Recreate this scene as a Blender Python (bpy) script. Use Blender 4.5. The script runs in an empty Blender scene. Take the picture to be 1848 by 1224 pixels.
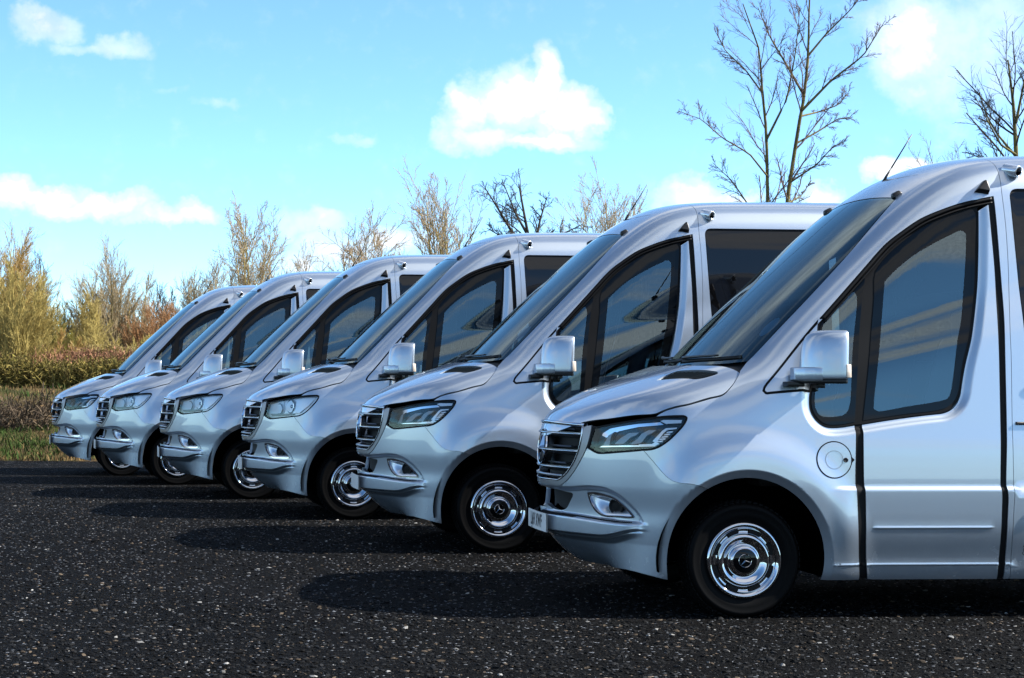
import bpy, math, random
import numpy as np
from mathutils import Vector, Matrix
from mathutils.geometry import delaunay_2d_cdt
sc = bpy.context.scene
col = sc.collection
R = math.radians

# ------------------------------------------------------------------ camera
CAM_F, PITCH, ROLL, CAM_H = 3215.91 / 1848, 1.2937, 0.2469, 1.347
cd = bpy.data.cameras.new('camera'); cam = bpy.data.objects.new('camera', cd); col.objects.link(cam)
cd.sensor_width = 36; cd.lens = 36 * CAM_F; cd.shift_x = (924 - 546) / 1848; cd.clip_start = .1;   # the photograph is the right-hand part of a wider frame
cd.clip_end = 3000
cam.matrix_world = Matrix.Translation((0, 0, CAM_H)) @ Matrix.Rotation(R(90 + PITCH), 4, 'X') @ Matrix.Rotation(R(ROLL), 4, 'Z')
sc.camera = cam
sc.view_settings.view_transform = 'Standard'; sc.view_settings.look = 'None'
sc.view_settings.gamma = 1; sc.view_settings.use_curve_mapping = False
sc.view_settings.exposure = 1.45
sc.cycles.max_bounces = 10; sc.cycles.transparent_max_bounces = 16

# ------------------------------------------------------------------ sun and sky
SUN_EL, SUN_AZ = 36.0, 95.5      # azimuth clockwise from +Y: the sun stands to the right, on the camera's side
sd = bpy.data.lights.new('sun', 'SUN'); sd.energy = 4.8; sd.angle = R(.55); sd.color = (1, .955, .89)
sun = bpy.data.objects.new('sun', sd); col.objects.link(sun)
tosun = Vector((math.sin(R(SUN_AZ)) * math.cos(R(SUN_EL)), math.cos(R(SUN_AZ)) * math.cos(R(SUN_EL)), math.sin(R(SUN_EL))))
sun.rotation_euler = tosun.to_track_quat('Z', 'Y').to_euler()

class NT:
    """small helper to write node graphs as expressions"""
    def __init__(s, tree): s.t = tree; s.n = tree.nodes; s.l = tree.links
    def add(s, typ, **kw):
        nd = s.n.new(typ)
        for k, v in kw.items(): setattr(nd, k, v)
        return nd
    def put(s, sock, v):
        if isinstance(v, bpy.types.NodeSocket): s.l.new(v, sock)
        elif v is not None: sock.default_value = v
    def m(s, op, a, b=None, c=None, clamp=False):
        nd = s.add('ShaderNodeMath', operation=op, use_clamp=clamp)
        s.put(nd.inputs[0], a)
        if b is not None: s.put(nd.inputs[1], b)
        if c is not None: s.put(nd.inputs[2], c)
        return nd.outputs[0]
    def v(s, op, a, b=None, scale=None):
        nd = s.add('ShaderNodeVectorMath', operation=op)
        s.put(nd.inputs[0], a)
        if b is not None: s.put(nd.inputs[1], b)
        if scale is not None: s.put(nd.inputs['Scale'], scale)
        return nd.outputs[1] if op in ('DOT_PRODUCT', 'LENGTH') else nd.outputs[0]
    def noise(s, vec, scale, detail=4, rough=.55, dist=0.0, out=0):
        nd = s.add('ShaderNodeTexNoise'); s.put(nd.inputs['Vector'], vec); s.put(nd.inputs['Scale'], scale)
        nd.inputs['Detail'].default_value = detail; nd.inputs['Roughness'].default_value = rough; nd.inputs['Distortion'].default_value = dist
        return nd.outputs[out]
    def ramp(s, x, a, b, lo=0.0, hi=1.0, smooth=True):
        nd = s.add('ShaderNodeMapRange', interpolation_type='SMOOTHSTEP' if smooth else 'LINEAR')
        s.put(nd.inputs[0], x); s.put(nd.inputs[1], a); s.put(nd.inputs[2], b); s.put(nd.inputs[3], lo); s.put(nd.inputs[4], hi)
        return nd.outputs[0]
    def mix(s, f, a, b, typ='MIX'):
        nd = s.add('ShaderNodeMix', data_type='RGBA', blend_type=typ)
        s.put(nd.inputs[0], f); s.put(nd.inputs[6], a); s.put(nd.inputs[7], b)
        return nd.outputs[2]
    def xyz(s, v):
        nd = s.add('ShaderNodeSeparateXYZ'); s.put(nd.inputs[0], v); return nd.outputs
    def comb(s, x, y, z):
        nd = s.add('ShaderNodeCombineXYZ'); s.put(nd.inputs[0], x); s.put(nd.inputs[1], y); s.put(nd.inputs[2], z); return nd.outputs[0]

world = bpy.data.worlds.new('World'); sc.world = world; world.use_nodes = True
def build_world():
    t = NT(world.node_tree); t.n.clear()
    out = t.add('ShaderNodeOutputWorld'); bg = t.add('ShaderNodeBackground'); t.l.new(bg.outputs[0], out.inputs[0])
    sky = t.add('ShaderNodeTexSky', sky_type='NISHITA'); sky.sun_disc = False
    sky.sun_elevation = R(SUN_EL); sky.sun_rotation = R(SUN_AZ); sky.air_density = .6; sky.dust_density = 0; sky.ozone_density = 6
    D = t.v('NORMALIZE', t.add('ShaderNodeTexCoord').outputs['Generated'])
    dx, dy, dz = t.xyz(D)
    # the photograph is toned towards cyan: one white balance over the whole sky
    skyc = t.mix(1.0, sky.outputs[0], SKY_TINT, 'MULTIPLY')
    # cumulus of the northern sky, as heaps along the sight lines where they stood
    u = t.m('DIVIDE', dx, t.m('MAXIMUM', dy, .05)); w = t.m('DIVIDE', dz, t.m('MAXIMUM', dy, .05))
    q = t.comb(u, w, 0)
    n1 = t.noise(q, 22, 5, .6, 0.0, 1)
    n2 = t.noise(q, 9, 2, .5, 0.0, 1)
    warp = t.v('ADD', t.v('SCALE', t.v('SUBTRACT', n1, (.5, .5, .5)), scale=.040), t.v('SCALE', t.v('SUBTRACT', n2, (.5, .5, .5)), scale=.03))
    q2 = t.v('ADD', q, warp)
    ux, wx, _ = t.xyz(q2)
    tot = None
    for px, py, rx, ry, s in CLOUDS:
        cu, cw = (px - 546) / 3215.9, (684.6 + .0043 * (px - 546) - py) / 3215.9
        a = t.m('MULTIPLY', t.m('SUBTRACT', ux, cu), 3215.9 / rx)
        b = t.m('MULTIPLY', t.m('SUBTRACT', wx, cw), 3215.9 / ry)
        e = t.m('MULTIPLY_ADD', a, a, t.m('MULTIPLY', b, b))
        e = t.m('MULTIPLY', t.m('MAXIMUM', t.m('SUBTRACT', 1.0, t.m('MULTIPLY', e, .42)), 0.0), s)
        tot = e if tot is None else t.m('MAXIMUM', t.m('ADD', t.m('MULTIPLY', tot, .25), e), t.m('MAXIMUM', tot, e))
    fine = t.noise(q, 60, 4, .6)
    tot = t.m('ADD', tot, t.m('MULTIPLY', t.m('SUBTRACT', fine, .5), .75))
    front = t.ramp(dy, .80, .93)
    cl = t.m('MAXIMUM', t.ramp(tot, .22, 1.0), t.m('MULTIPLY', t.ramp(tot, .0, .60), .45))
    cl = t.m('MULTIPLY', cl, front)
    # scattered and streaky cloud over the rest of the sky
    k = t.m('DIVIDE', 1.0, t.m('ADD', t.m('MAXIMUM', dz, 0.0), .12))
    p = t.comb(t.m('MULTIPLY', dx, k), t.m('MULTIPLY', dy, k), 0)
    c1 = t.noise(t.v('MULTIPLY', p, (.42, 1.0, 1)), 1.15, 6, .58, .4)
    rest = t.m('MULTIPLY', t.ramp(c1, .475, .575), t.m('SUBTRACT', 1.0, front))
    rest = t.m('MULTIPLY', rest, t.ramp(dz, -.02, .05))
    shade = t.ramp(t.noise(t.v('ADD', q, (0, .012, 0)), 26, 4, .6), .3, .7, .74, 1.06)
    cc = t.mix(1.0, CLOUD_COL, t.comb(shade, shade, shade), 'MULTIPLY')
    c = t.mix(t.m('MAXIMUM', t.m('MULTIPLY', cl, .96), t.m('MULTIPLY', rest, .85)), skyc, cc)
    t.l.new(c, bg.inputs[0]); bg.inputs[1].default_value = SKY_STRENGTH
SKY_STRENGTH = .118
SKY_TINT = (.98, 1.09, 1.0, 1)
CLOUD_COL = (4.3, 4.4, 4.55, 1)
CLOUDS = [(905,172,70,52,1),(972,138,30,52,1),(1022,215,62,36,1),(855,250,50,26,.9),(965,262,90,18,.8),(824,195,26,42,.85),(1080,215,24,22,.75),
 (70,45,52,28,.66),(55,28,38,20,.62),(205,78,50,20,.55),(130,85,50,13,.42),(388,178,36,10,.34),(312,155,26,8,.3),(642,242,28,9,.42),
 (18,338,40,27,1),(100,352,54,22,1),(190,372,68,20,.95),(310,394,62,14,.85),(352,382,32,18,.85),
 (560,400,52,18,.6),(590,448,46,26,.72),(690,432,46,18,.75),(540,470,36,32,.72),(760,425,44,16,.5),
 (1640,80,70,88,.80),(1735,70,110,90,.46),(1815,110,90,110,.42),(1640,165,40,34,.5),(1710,165,80,70,.36),(1565,30,40,40,.2),(1800,20,90,60,.36),
 (1240,342,60,24,1),(1335,348,50,12,.8),(1490,352,34,18,1),(1612,312,40,16,.9),(1642,306,26,13,.9),(1480,335,20,10,.5)]
build_world()

# ------------------------------------------------------------------ materials
MATS = {}
def pbr(name, color, rough=.5, metal=0.0, spec=.5, coat=0.0, coat_rough=.03, emit=None):
    m = bpy.data.materials.new(name); m.use_nodes = True
    b = m.node_tree.nodes['Principled BSDF']
    b.inputs['Base Color'].default_value = (*color, 1); b.inputs['Roughness'].default_value = rough
    b.inputs['Metallic'].default_value = metal; b.inputs['Specular IOR Level'].default_value = spec
    b.inputs['Coat Weight'].default_value = coat; b.inputs['Coat Roughness'].default_value = coat_rough
    MATS[name] = m; return m
def two_sided(m, inner):
    t = NT(m.node_tree); b = t.n['Principled BSDF']; out = t.n['Material Output']
    d = t.add('ShaderNodeBsdfDiffuse'); d.inputs[0].default_value = (*inner, 1)
    mx = t.add('ShaderNodeMixShader'); t.l.new(t.add('ShaderNodeNewGeometry').outputs['Backfacing'], mx.inputs[0])
    t.l.new(out.inputs[0].links[0].from_socket, mx.inputs[1]); t.l.new(d.outputs[0], mx.inputs[2]); t.l.new(mx.outputs[0], out.inputs[0])
paint = pbr('silver_paint', (.43, .46, .505), .40, .85, .5, 1.0, .02)
def paint_nodes():
    t = NT(paint.node_tree); b = t.n['Principled BSDF']; out = t.n['Material Output']
    o = t.add('ShaderNodeTexCoord').outputs['Object']; z_ = t.xyz(o)[2]
    g = t.m('MULTIPLY', t.ramp(t.noise(o, 11.0, 6, .7), .40, .80), t.ramp(z_, .24, .75, 1.0, 0.0))      # thin road film, low down
    c = t.mix(t.m('MULTIPLY', g, .30), PAINT, (.22, .21, .19, 1))
    b2_ = t.add('ShaderNodeBsdfPrincipled')                     # the flakes give a tight and a wide lobe
    for q, r in ((b, .20), (b2_, .46)):
        t.l.new(c, q.inputs['Base Color']); q.inputs['Metallic'].default_value = .86; q.inputs['Coat Weight'].default_value = 1
        t.l.new(t.m('MULTIPLY_ADD', g, .15, r), q.inputs['Roughness']); t.l.new(t.m('MULTIPLY_ADD', g, .10, .012), q.inputs['Coat Roughness'])
    bp_ = t.add('ShaderNodeBump'); bp_.inputs['Strength'].default_value = .06; bp_.inputs['Distance'].default_value = .004
    t.l.new(t.noise(o, 2.6, 2, .4), bp_.inputs['Height'])
    for q in (b, b2_): t.l.new(bp_.outputs[0], q.inputs['Coat Normal'])
    mx = t.add('ShaderNodeMixShader'); mx.inputs[0].default_value = .58; t.l.new(b.outputs[0], mx.inputs[1]); t.l.new(b2_.outputs[0], mx.inputs[2]); t.l.new(mx.outputs[0], out.inputs[0])
PAINT = (.39, .445, .51, 1)
paint_nodes(); two_sided(paint, (.02, .02, .022))
rubber = pbr('black_rubber', (.0025, .0025, .003), .5, 0, .14)
plastic = pbr('black_plastic', (.006, .006, .0065), .38, 0, .35)
frit = pbr('black_edge_glass', (.002, .0025, .003), .02, 0, .22)
privacy = pbr('dark_tinted_glass', (.003, .003, .0035), .02, 0, .38)
chrome = pbr('chrome', (.48, .49, .52), .05, 1.0)
satin = pbr('satin_silver_plastic', (.20, .21, .23), .35, .6, .5, .4, .1)
bezel = pbr('bezel_silver', (.55, .58, .62), .25, .7, .5, .6, .04)
slatm = pbr('grille_silver', (.20, .21, .23), .28, .8, .5, .5, .05)
dark = pbr('dark_mesh', (.004, .004, .0045), .6, 0, .2)
interior = pbr('cabin_trim', (.016, .016, .018), .7, 0, .3)
fabric = pbr('seat_fabric', (.022, .024, .032), .9)
tyre_m = pbr('tyre_rubber', (.0018, .0018, .002), .55, 0, .07)
steel = pbr('dark_steel', (.02, .02, .022), .5, .3, .3)
under = pbr('underbody', (.0015, .0015, .0015), .8, 0, .0)
plate_m = pbr('plate_white', (.72, .72, .70), .35)
ink = pbr('plate_ink', (.01, .01, .012), .5)
red_m = pbr('red_lens', (.45, .02, .015), .12, 0, .6, 1)
amber_m = pbr('indicator_lens', (.75, .62, .50), .12, 0, .6, 1)
white_m = pbr('drl_white', (.80, .82, .85), .18, .2, .6, 1)
reflect_m = pbr('lamp_reflector', (.90, .92, .95), .22, .25)
print_m = pbr('printed_letters', (.02, .02, .022), .5)
def glassm(name, tint, ior):
    m = bpy.data.materials.new(name); m.use_nodes = True; t = NT(m.node_tree); t.n.clear()
    out = t.add('ShaderNodeOutputMaterial'); tr = t.add('ShaderNodeBsdfTransparent'); tr.inputs[0].default_value = (*tint, 1)
    gl = t.add('ShaderNodeBsdfGlossy'); gl.inputs['Roughness'].default_value = .0; gl.inputs[0].default_value = (.80, .96, .97, 1)
    fr = t.add('ShaderNodeFresnel'); fr.inputs[0].default_value = ior
    mx = t.add('ShaderNodeMixShader'); t.l.new(fr.outputs[0], mx.inputs[0]); t.l.new(tr.outputs[0], mx.inputs[1]); t.l.new(gl.outputs[0], mx.inputs[2])
    t.l.new(mx.outputs[0], out.inputs[0]); return m
cabin_glass = glassm('tinted_cab_glass', (.60, .75, .74), 2.1)
screen_glass = glassm('windscreen_glass', (.30, .45, .58), 1.7)
lens_glass = glassm('clear_lens', (.93, .95, .97), 1.45)

# ------------------------------------------------------------------ object helpers
def empty(name, loc=(0, 0, 0), rz=0.0, label=None, cat=None, group=None, kind=None, parent=None):
    o = bpy.data.objects.new(name, None); col.objects.link(o); o.location = loc; o.rotation_euler = (0, 0, rz)
    o.empty_display_size = .2
    return tag(o, label, cat, group, kind, parent)
def tag(o, label=None, cat=None, group=None, kind=None, parent=None):
    if label: o['label'] = label
    if cat: o['category'] = cat
    if group: o['group'] = group
    if kind: o['kind'] = kind
    if parent: o.parent = parent
    return o
def raw_mesh(name, V, polys, smooth=True, normals=None):
    """polys: (n,k) int array, or a list of such arrays"""
    if not isinstance(polys, (list, tuple)): polys = [polys]
    polys = [np.asarray(p, np.int32) for p in polys if len(p)]
    me = bpy.data.meshes.new(name); V = np.asarray(V, np.float32)
    nl = sum(p.size for p in polys); npol = sum(len(p) for p in polys)
    me.vertices.add(len(V)); me.vertices.foreach_set('co', V.ravel())
    me.loops.add(nl); me.loops.foreach_set('vertex_index', np.concatenate([p.ravel() for p in polys]))
    sizes = np.concatenate([np.full(len(p), p.shape[1], np.int32) for p in polys])
    start = np.concatenate([[0], np.cumsum(sizes)[:-1]]).astype(np.int32)
    me.polygons.add(npol); me.polygons.foreach_set('loop_start', start); me.polygons.foreach_set('loop_total', sizes)
    me.polygons.foreach_set('use_smooth', np.full(npol, smooth, bool))
    me.update(calc_edges=True)
    if normals is not None: me.normals_split_custom_set_from_vertices([tuple(n) for n in normals])
    return me
def put(name, me, mat, parent=None, **kw):
    o = bpy.data.objects.new(name, me); col.objects.link(o)
    if mat and not me.materials: me.materials.append(mat)
    return tag(o, parent=parent, **kw)

# ------------------------------------------------------------------ the van body as a solid: X back from the nose, Y half-width, Z up
def spl(xs, ys):
    """natural-ish monotone cubic (PCHIP) interpolator, linear beyond the ends"""
    xs=np.array(xs,float); ys=np.array(ys,float); h=np.diff(xs); d=np.diff(ys)/h
    m=np.empty(len(xs)); m[0],m[-1]=d[0],d[-1]
    for i in range(1,len(xs)-1):
        if d[i-1]*d[i]<=0: m[i]=0
        else:
            w1,w2=2*h[i]+h[i-1],h[i]+2*h[i-1]; m[i]=(w1+w2)/(w1/d[i-1]+w2/d[i])
    def f(x):
        x=np.asarray(x,float); i=np.clip(np.searchsorted(xs,x)-1,0,len(h)-1)
        t=(x-xs[i])/h[i]; a=ys[i]; b=ys[i+1]
        y=(2*t**3-3*t**2+1)*a+(t**3-2*t**2+t)*h[i]*m[i]+(-2*t**3+3*t**2)*b+(t**3-t**2)*h[i]*m[i+1]
        y=np.where(x<xs[0],ys[0]+m[0]*(x-xs[0]),y); return np.where(x>xs[-1],ys[-1]+m[-1]*(x-xs[-1]),y)
    return f
def smax(a,b,k):
    h=np.maximum(k-np.abs(a-b),0)/k
    return np.maximum(a,b)+h*h*h*k/6
def sstep(a,b,x):
    t=np.clip((x-a)/(b-a),0,1); return t*t*t*(t*(6*t-15)+10)
W0L=spl([.20,.26,.34,.44,.6,.76,.86,1.0,1.1,1.2],[.93,.953,.965,.976,.986,.989,.987,.982,.975,.966])
WP=np.polyfit([.9,1.0,1.3,1.5,1.8,2.1,2.4,2.6,2.8],[.988,.982,.956,.939,.912,.884,.855,.834,.812],3)
def W0(z):
    z=np.asarray(z,float); k=sstep(.92,1.16,z); return W0L(z)*(1-k)+np.polyval(WP,z)*k
BON=spl([-.2,0,.085,.225,.365,.505,.716,.95,1.3],[.90,1.06,1.145,1.233,1.302,1.360,1.436,1.512,1.61])
ROOF=spl([1.3,1.7,1.94,2.14,2.29,2.47,2.65,2.84,3.1,3.5,9],[1.98,2.33,2.54,2.635,2.695,2.745,2.773,2.786,2.791,2.795,2.795])
X0=spl([.18,.25,.33,.42,.52,.6,.75,.98,1.1,1.3],[.34,.21,.105,.036,.032,.034,.026,.030,.042,.075])
AX,AZ,AR=1.005,.335,.462
def W(X,Z):
    w=W0(Z)
    w=w-.10*np.clip((.95-X)/.8,0,None)**2
    w=w+.016*sstep(.774,.736,Z)*sstep(.30,.56,Z)*sstep(1.46,1.64,X)
    r=.47*np.hypot((X-AX)/.460,(Z-AZ)/.478); up=sstep(-.25,.15,Z-AZ+.15)
    w=w+.026*up*sstep(.80,.56,r)-.05*np.clip((.518-r)/.06,0,1.2)*sstep(.535,.50,r)*(.6)
    return w
def F_side(X,Y,Z): return np.abs(Y)-W(X,Z)
def N(Y,Z):
    tuck=np.where(Z<.42,X0(Z)-.036,0)*(1-sstep(.30,.80,np.abs(Y)))
    return np.where(Z<.42,.036+tuck,X0(Z))+.60*Y**2
def F_front(X,Y,Z):
    y=np.abs(Y); g=1.2*y
    return (N(Y,Z)-X)/np.sqrt(1+g*g)
def F_bon(X,Y,Z): return (Z-BON(X)+.10*Y**2)*.92
def F_ws(X,Y,Z): return (.885+(Z-1.44)*1.054+.22*Y**2+.035*(((Z-1.957)/.517)**2-1)-X)*.70
def F_roof(X,Y,Z): return (Z-ROOF(X)+.14*Y**2)*.95
def F_low(X,Y,Z):
    return smax(smax(F_side(X,Y,Z),F_bon(X,Y,Z),.34),F_front(X,Y,Z),.13)
def F_cab(X,Y,Z):
    return smax(smax(F_ws(X,Y,Z),F_roof(X,Y,Z),.20),F_side(X,Y,Z),.30)
def F(X,Y,Z):
    a,b=F_low(X,Y,Z),F_cab(X,Y,Z)
    return -smax(-a,-b,.10)
def solve(Fn,O,D,r0=0,r1=2.6,n=44):
    lo=np.full(len(O),r0,float); hi=np.full(len(O),r1,float)
    for _ in range(n):
        m=(lo+hi)/2; P=O+D*m[:,None]; out=Fn(P[:,0],P[:,1],P[:,2])>0
        hi=np.where(out,m,hi); lo=np.where(out,lo,m)
    return O+D*((lo+hi)/2)[:,None]

O = {
 'bon_side': [(0.172,0.462,1.101),(0.274,0.617,1.121),(0.375,0.736,1.141),(0.478,0.835,1.156),(0.521,0.866,1.168)],
 'bon_side2': [(0.521,0.866,1.168),(0.563,0.886,1.194),(0.606,0.902,1.209),(0.688,0.923,1.229),(0.808,0.931,1.264),(0.884,0.934,1.285),(0.928,0.924,1.322),(0.978,0.898,1.38),(1.012,0.861,1.429)],
 'ws_near': [(1.059,0.828,1.475),(1.207,0.8,1.615),(1.464,0.783,1.875),(1.738,0.733,2.152),(2.071,0.591,2.478)],
 'hl_top': [(0.221,0.547,1.09),(0.307,0.661,1.116),(0.408,0.772,1.14),(0.512,0.862,1.16),(0.654,0.933,1.17)],
 'hl_out': [(0.654,0.933,1.17),(0.674,0.942,1.157),(0.661,0.946,1.124),(0.617,0.941,1.07),(0.558,0.92,1.011),(0.506,0.886,0.975),(0.447,0.834,0.962)],
 'hl_bot': [(0.447,0.834,0.962),(0.336,0.715,0.945),(0.238,0.59,0.934),(0.216,0.558,0.945),(0.192,0.52,0.965)],
 'hl_in': [(0.192,0.52,0.965),(0.205,0.535,1.022),(0.221,0.547,1.09)],
 'bseam': [(0.447,0.834,0.962),(0.486,0.872,0.908),(0.548,0.932,0.822),(0.581,0.962,0.794),(0.622,0.987,0.782),(0.69,1.01,0.776),(0.763,1.011,0.768)],
 'strip1_l': [(1.656,0.988,1.121),(1.65,0.999,0.991),(1.644,1.005,0.808),(1.647,1.022,0.736),(1.656,1.022,0.478),(1.68,0.97,0.234)],
 'strip1_r': [(1.699,0.987,1.124),(1.695,0.999,0.993),(1.694,1.005,0.808),(1.697,1.022,0.736),(1.707,1.002,0.416),(1.731,0.959,0.226)],
 'qw_out': [(1.656,0.988,1.121),(1.519,0.989,1.105),(1.471,0.988,1.114),(1.423,0.985,1.152),(1.394,0.981,1.206),(1.389,0.975,1.27),(1.396,0.97,1.316)],
 'mb_bot': [(1.396,0.97,1.316),(1.291,0.97,1.307),(1.154,0.967,1.295)],
 'mb_c': [(1.154,0.967,1.295),(1.126,0.965,1.295),(1.111,0.959,1.312),(1.119,0.955,1.333),(1.138,0.95,1.359)],
 'mb_diag': [(1.138,0.95,1.359),(1.225,0.932,1.454),(1.312,0.914,1.554),(1.41,0.901,1.667),(1.492,0.894,1.752)],
 'win_diag': [(1.492,0.894,1.752),(1.628,0.879,1.897),(1.802,0.856,2.083)],
 'win_top': [(1.802,0.856,2.083),(1.82,0.853,2.103),(1.898,0.844,2.181),(1.983,0.842,2.246),(2.107,0.841,2.327),(2.229,0.845,2.38),(2.353,0.846,2.422),(2.462,0.846,2.448),(2.554,0.845,2.466)],
 'strip2_r': [(2.554,0.845,2.466),(2.562,0.862,2.323),(2.57,0.886,2.08),(2.576,0.913,1.839),(2.568,0.953,1.53),(2.557,0.991,1.088),(2.545,1.006,0.767),(2.55,1.021,0.713),(2.546,1.016,0.536),(2.548,0.978,0.313),(2.547,0.956,0.222)],
 'strip2_l': [(2.52,0.851,2.42),(2.526,0.866,2.283),(2.537,0.894,2.0),(2.533,0.94,1.659),(2.531,0.953,1.53),(2.52,0.991,1.087),(2.511,1.006,0.767),(2.514,1.021,0.713),(2.511,1.016,0.536),(2.51,0.979,0.315),(2.51,0.956,0.222)],
 'seam': [(2.587,0.956,0.222),(2.583,0.978,0.314),(2.58,1.014,0.514),(2.587,1.021,0.69),(2.589,1.012,0.757),(2.591,0.991,1.088),(2.604,0.953,1.53),(2.605,0.94,1.66),(2.62,0.894,2.001),(2.618,0.866,2.284),(2.607,0.842,2.483),(2.609,0.805,2.596),(2.613,0.739,2.666)],
 'win_r': [(2.462,0.853,2.406),(2.45,0.878,2.16),(2.43,0.901,1.918),(2.393,0.931,1.707),(2.376,0.942,1.629),(2.331,0.958,1.47),(2.299,0.972,1.312)],
 'win_rc': [(2.299,0.972,1.312),(2.271,0.977,1.248),(2.229,0.98,1.209),(2.162,0.982,1.189)],
 'win_b': [(2.162,0.982,1.189),(1.958,0.984,1.165),(1.699,0.987,1.124)],
 'gr_surround_out': [(0.214,0.537,1.093),(0.202,0.531,1.027),(0.184,0.509,0.953),(0.158,0.466,0.878),(0.127,0.41,0.806),(0.098,0.346,0.752),(0.077,0.29,0.729)],
 'gr_surround_in': [(0.176,0.473,1.091),(0.169,0.476,1.025),(0.153,0.456,0.941),(0.13,0.414,0.863),(0.098,0.346,0.796),(0.072,0.278,0.762)],
 'gr_bot': [(0.077,0.29,0.729),(0.04,0.149,0.73),(0.028,-0.05,0.736)],
 'fogrec': [(0.143,0.442,0.734),(0.191,0.524,0.742),(0.265,0.63,0.729),(0.327,0.711,0.698),(0.372,0.791,0.649),(0.399,0.869,0.59),(0.404,0.898,0.545)],
 'fog': [(0.179,0.502,0.698),(0.216,0.559,0.702),(0.265,0.629,0.693),(0.302,0.68,0.677),(0.335,0.741,0.636),(0.356,0.813,0.586),(0.358,0.829,0.571),(0.343,0.812,0.564),(0.291,0.721,0.563),(0.237,0.609,0.564),(0.211,0.552,0.593),(0.193,0.517,0.64)],
 'lowgr': [(0.041,0.145,0.7),(0.088,0.315,0.69),(0.115,0.377,0.68),(0.105,0.346,0.635),(0.088,0.301,0.588),(0.06,0.212,0.575),(0.036,0.057,0.591)],
 'blade_top': [(0.043,-0.186,0.567),(0.06,0.213,0.561),(0.167,0.483,0.551),(0.277,0.711,0.546),(0.367,0.866,0.533),(0.398,0.898,0.529)],
 'dg_in': [(1.875,0.897,1.955),(1.838,0.928,1.655),(1.776,0.978,1.243),(1.776,0.98,1.211),(1.797,0.981,1.2),(1.974,0.979,1.227),(2.188,0.976,1.263),(2.222,0.975,1.276),(2.236,0.973,1.299),(2.298,0.941,1.629),(2.329,0.922,1.756),(2.382,0.873,2.215),(2.379,0.87,2.251),(2.352,0.868,2.264),(2.294,0.87,2.24),(2.173,0.876,2.18),(2.046,0.883,2.107),(1.919,0.892,2.002)],
 'qg_in': [(1.693,0.892,1.898),(1.704,0.899,1.872),(1.659,0.946,1.522),(1.623,0.98,1.21),(1.595,0.983,1.178),(1.509,0.984,1.165),(1.457,0.984,1.171),(1.428,0.98,1.213),(1.424,0.975,1.274),(1.438,0.965,1.363),(1.461,0.94,1.524),(1.5,0.908,1.708),(1.594,0.897,1.816),(1.666,0.889,1.892)],
 'qw_glass': [(1.658,0.986,1.137),(1.521,0.988,1.12),(1.476,0.987,1.129),(1.435,0.984,1.162),(1.409,0.98,1.21),(1.404,0.975,1.27),(1.414,0.969,1.33),(1.456,0.935,1.55),(1.489,0.905,1.715),(1.515,0.898,1.755),(1.629,0.886,1.876),(1.737,0.873,1.993),(1.755,0.879,1.986),(1.735,0.905,1.85),(1.692,0.951,1.49)],
 'door_glass': [(1.708,0.986,1.145),(1.96,0.983,1.183),(2.156,0.981,1.206),(2.218,0.979,1.226),(2.259,0.976,1.261),(2.285,0.971,1.316),(2.316,0.958,1.471),(2.362,0.942,1.631),(2.379,0.93,1.711),(2.416,0.901,1.918),(2.435,0.878,2.159),(2.446,0.857,2.372),(2.433,0.854,2.392),(2.352,0.856,2.37),(2.221,0.857,2.327),(2.105,0.857,2.274),(1.993,0.862,2.196),(1.911,0.868,2.126),(1.838,0.879,2.041),(1.816,0.889,1.981),(1.807,0.907,1.85),(1.758,0.952,1.49)],
}

def toloc(P):
    P = np.asarray(P, float); return np.stack([P[..., 0] - 1.0, -P[..., 1], P[..., 2]], -1)
def gradF(Fn, P, e=8e-4):
    g = np.stack([Fn(P[:, 0] + e, P[:, 1], P[:, 2]) - Fn(P[:, 0] - e, P[:, 1], P[:, 2]),
                  Fn(P[:, 0], P[:, 1] + e, P[:, 2]) - Fn(P[:, 0], P[:, 1] - e, P[:, 2]),
                  Fn(P[:, 0], P[:, 1], P[:, 2] + e) - Fn(P[:, 0], P[:, 1], P[:, 2] - e)], -1)
    return g / np.maximum(np.linalg.norm(g, axis=1, keepdims=True), 1e-9)
def side_pt(X, Z):
    X = np.atleast_1d(np.asarray(X, float)); Z = np.atleast_1d(np.asarray(Z, float)); o = np.stack([X, 0 * X, Z], -1)
    return solve(F, o, np.tile([0., 1, 0], (len(X), 1)))
def smooth(pts, step=.012):
    """Catmull-Rom resampling of an open polyline"""
    P = np.asarray(pts, float)
    if len(P) == 2: n = max(2, int(np.linalg.norm(P[1] - P[0]) / step) + 1); return P[0] + (P[1] - P[0]) * np.linspace(0, 1, n)[:, None]
    s = np.concatenate([[0], np.cumsum(np.maximum(np.linalg.norm(np.diff(P, axis=0), axis=1), 1e-6) ** .5)])
    T = np.empty_like(P)
    for i in range(1, len(P) - 1):
        a, b = s[i] - s[i - 1], s[i + 1] - s[i]
        T[i] = ((P[i] - P[i - 1]) / a * b + (P[i + 1] - P[i]) / b * a) / (a + b)
    T[0] = 2 * (P[1] - P[0]) / (s[1] - s[0]) - T[1]; T[-1] = 2 * (P[-1] - P[-2]) / (s[-1] - s[-2]) - T[-2]
    out = []
    for i in range(len(P) - 1):
        h = s[i + 1] - s[i]; n = max(1, int(np.linalg.norm(P[i + 1] - P[i]) / step)); t = (np.arange(n) / n)[:, None]
        out.append((2 * t**3 - 3 * t**2 + 1) * P[i] + (t**3 - 2 * t**2 + t) * h * T[i] + (-2 * t**3 + 3 * t**2) * P[i + 1] + (t**3 - t**2) * h * T[i + 1])
    return np.concatenate(out + [P[-1:]])
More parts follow.
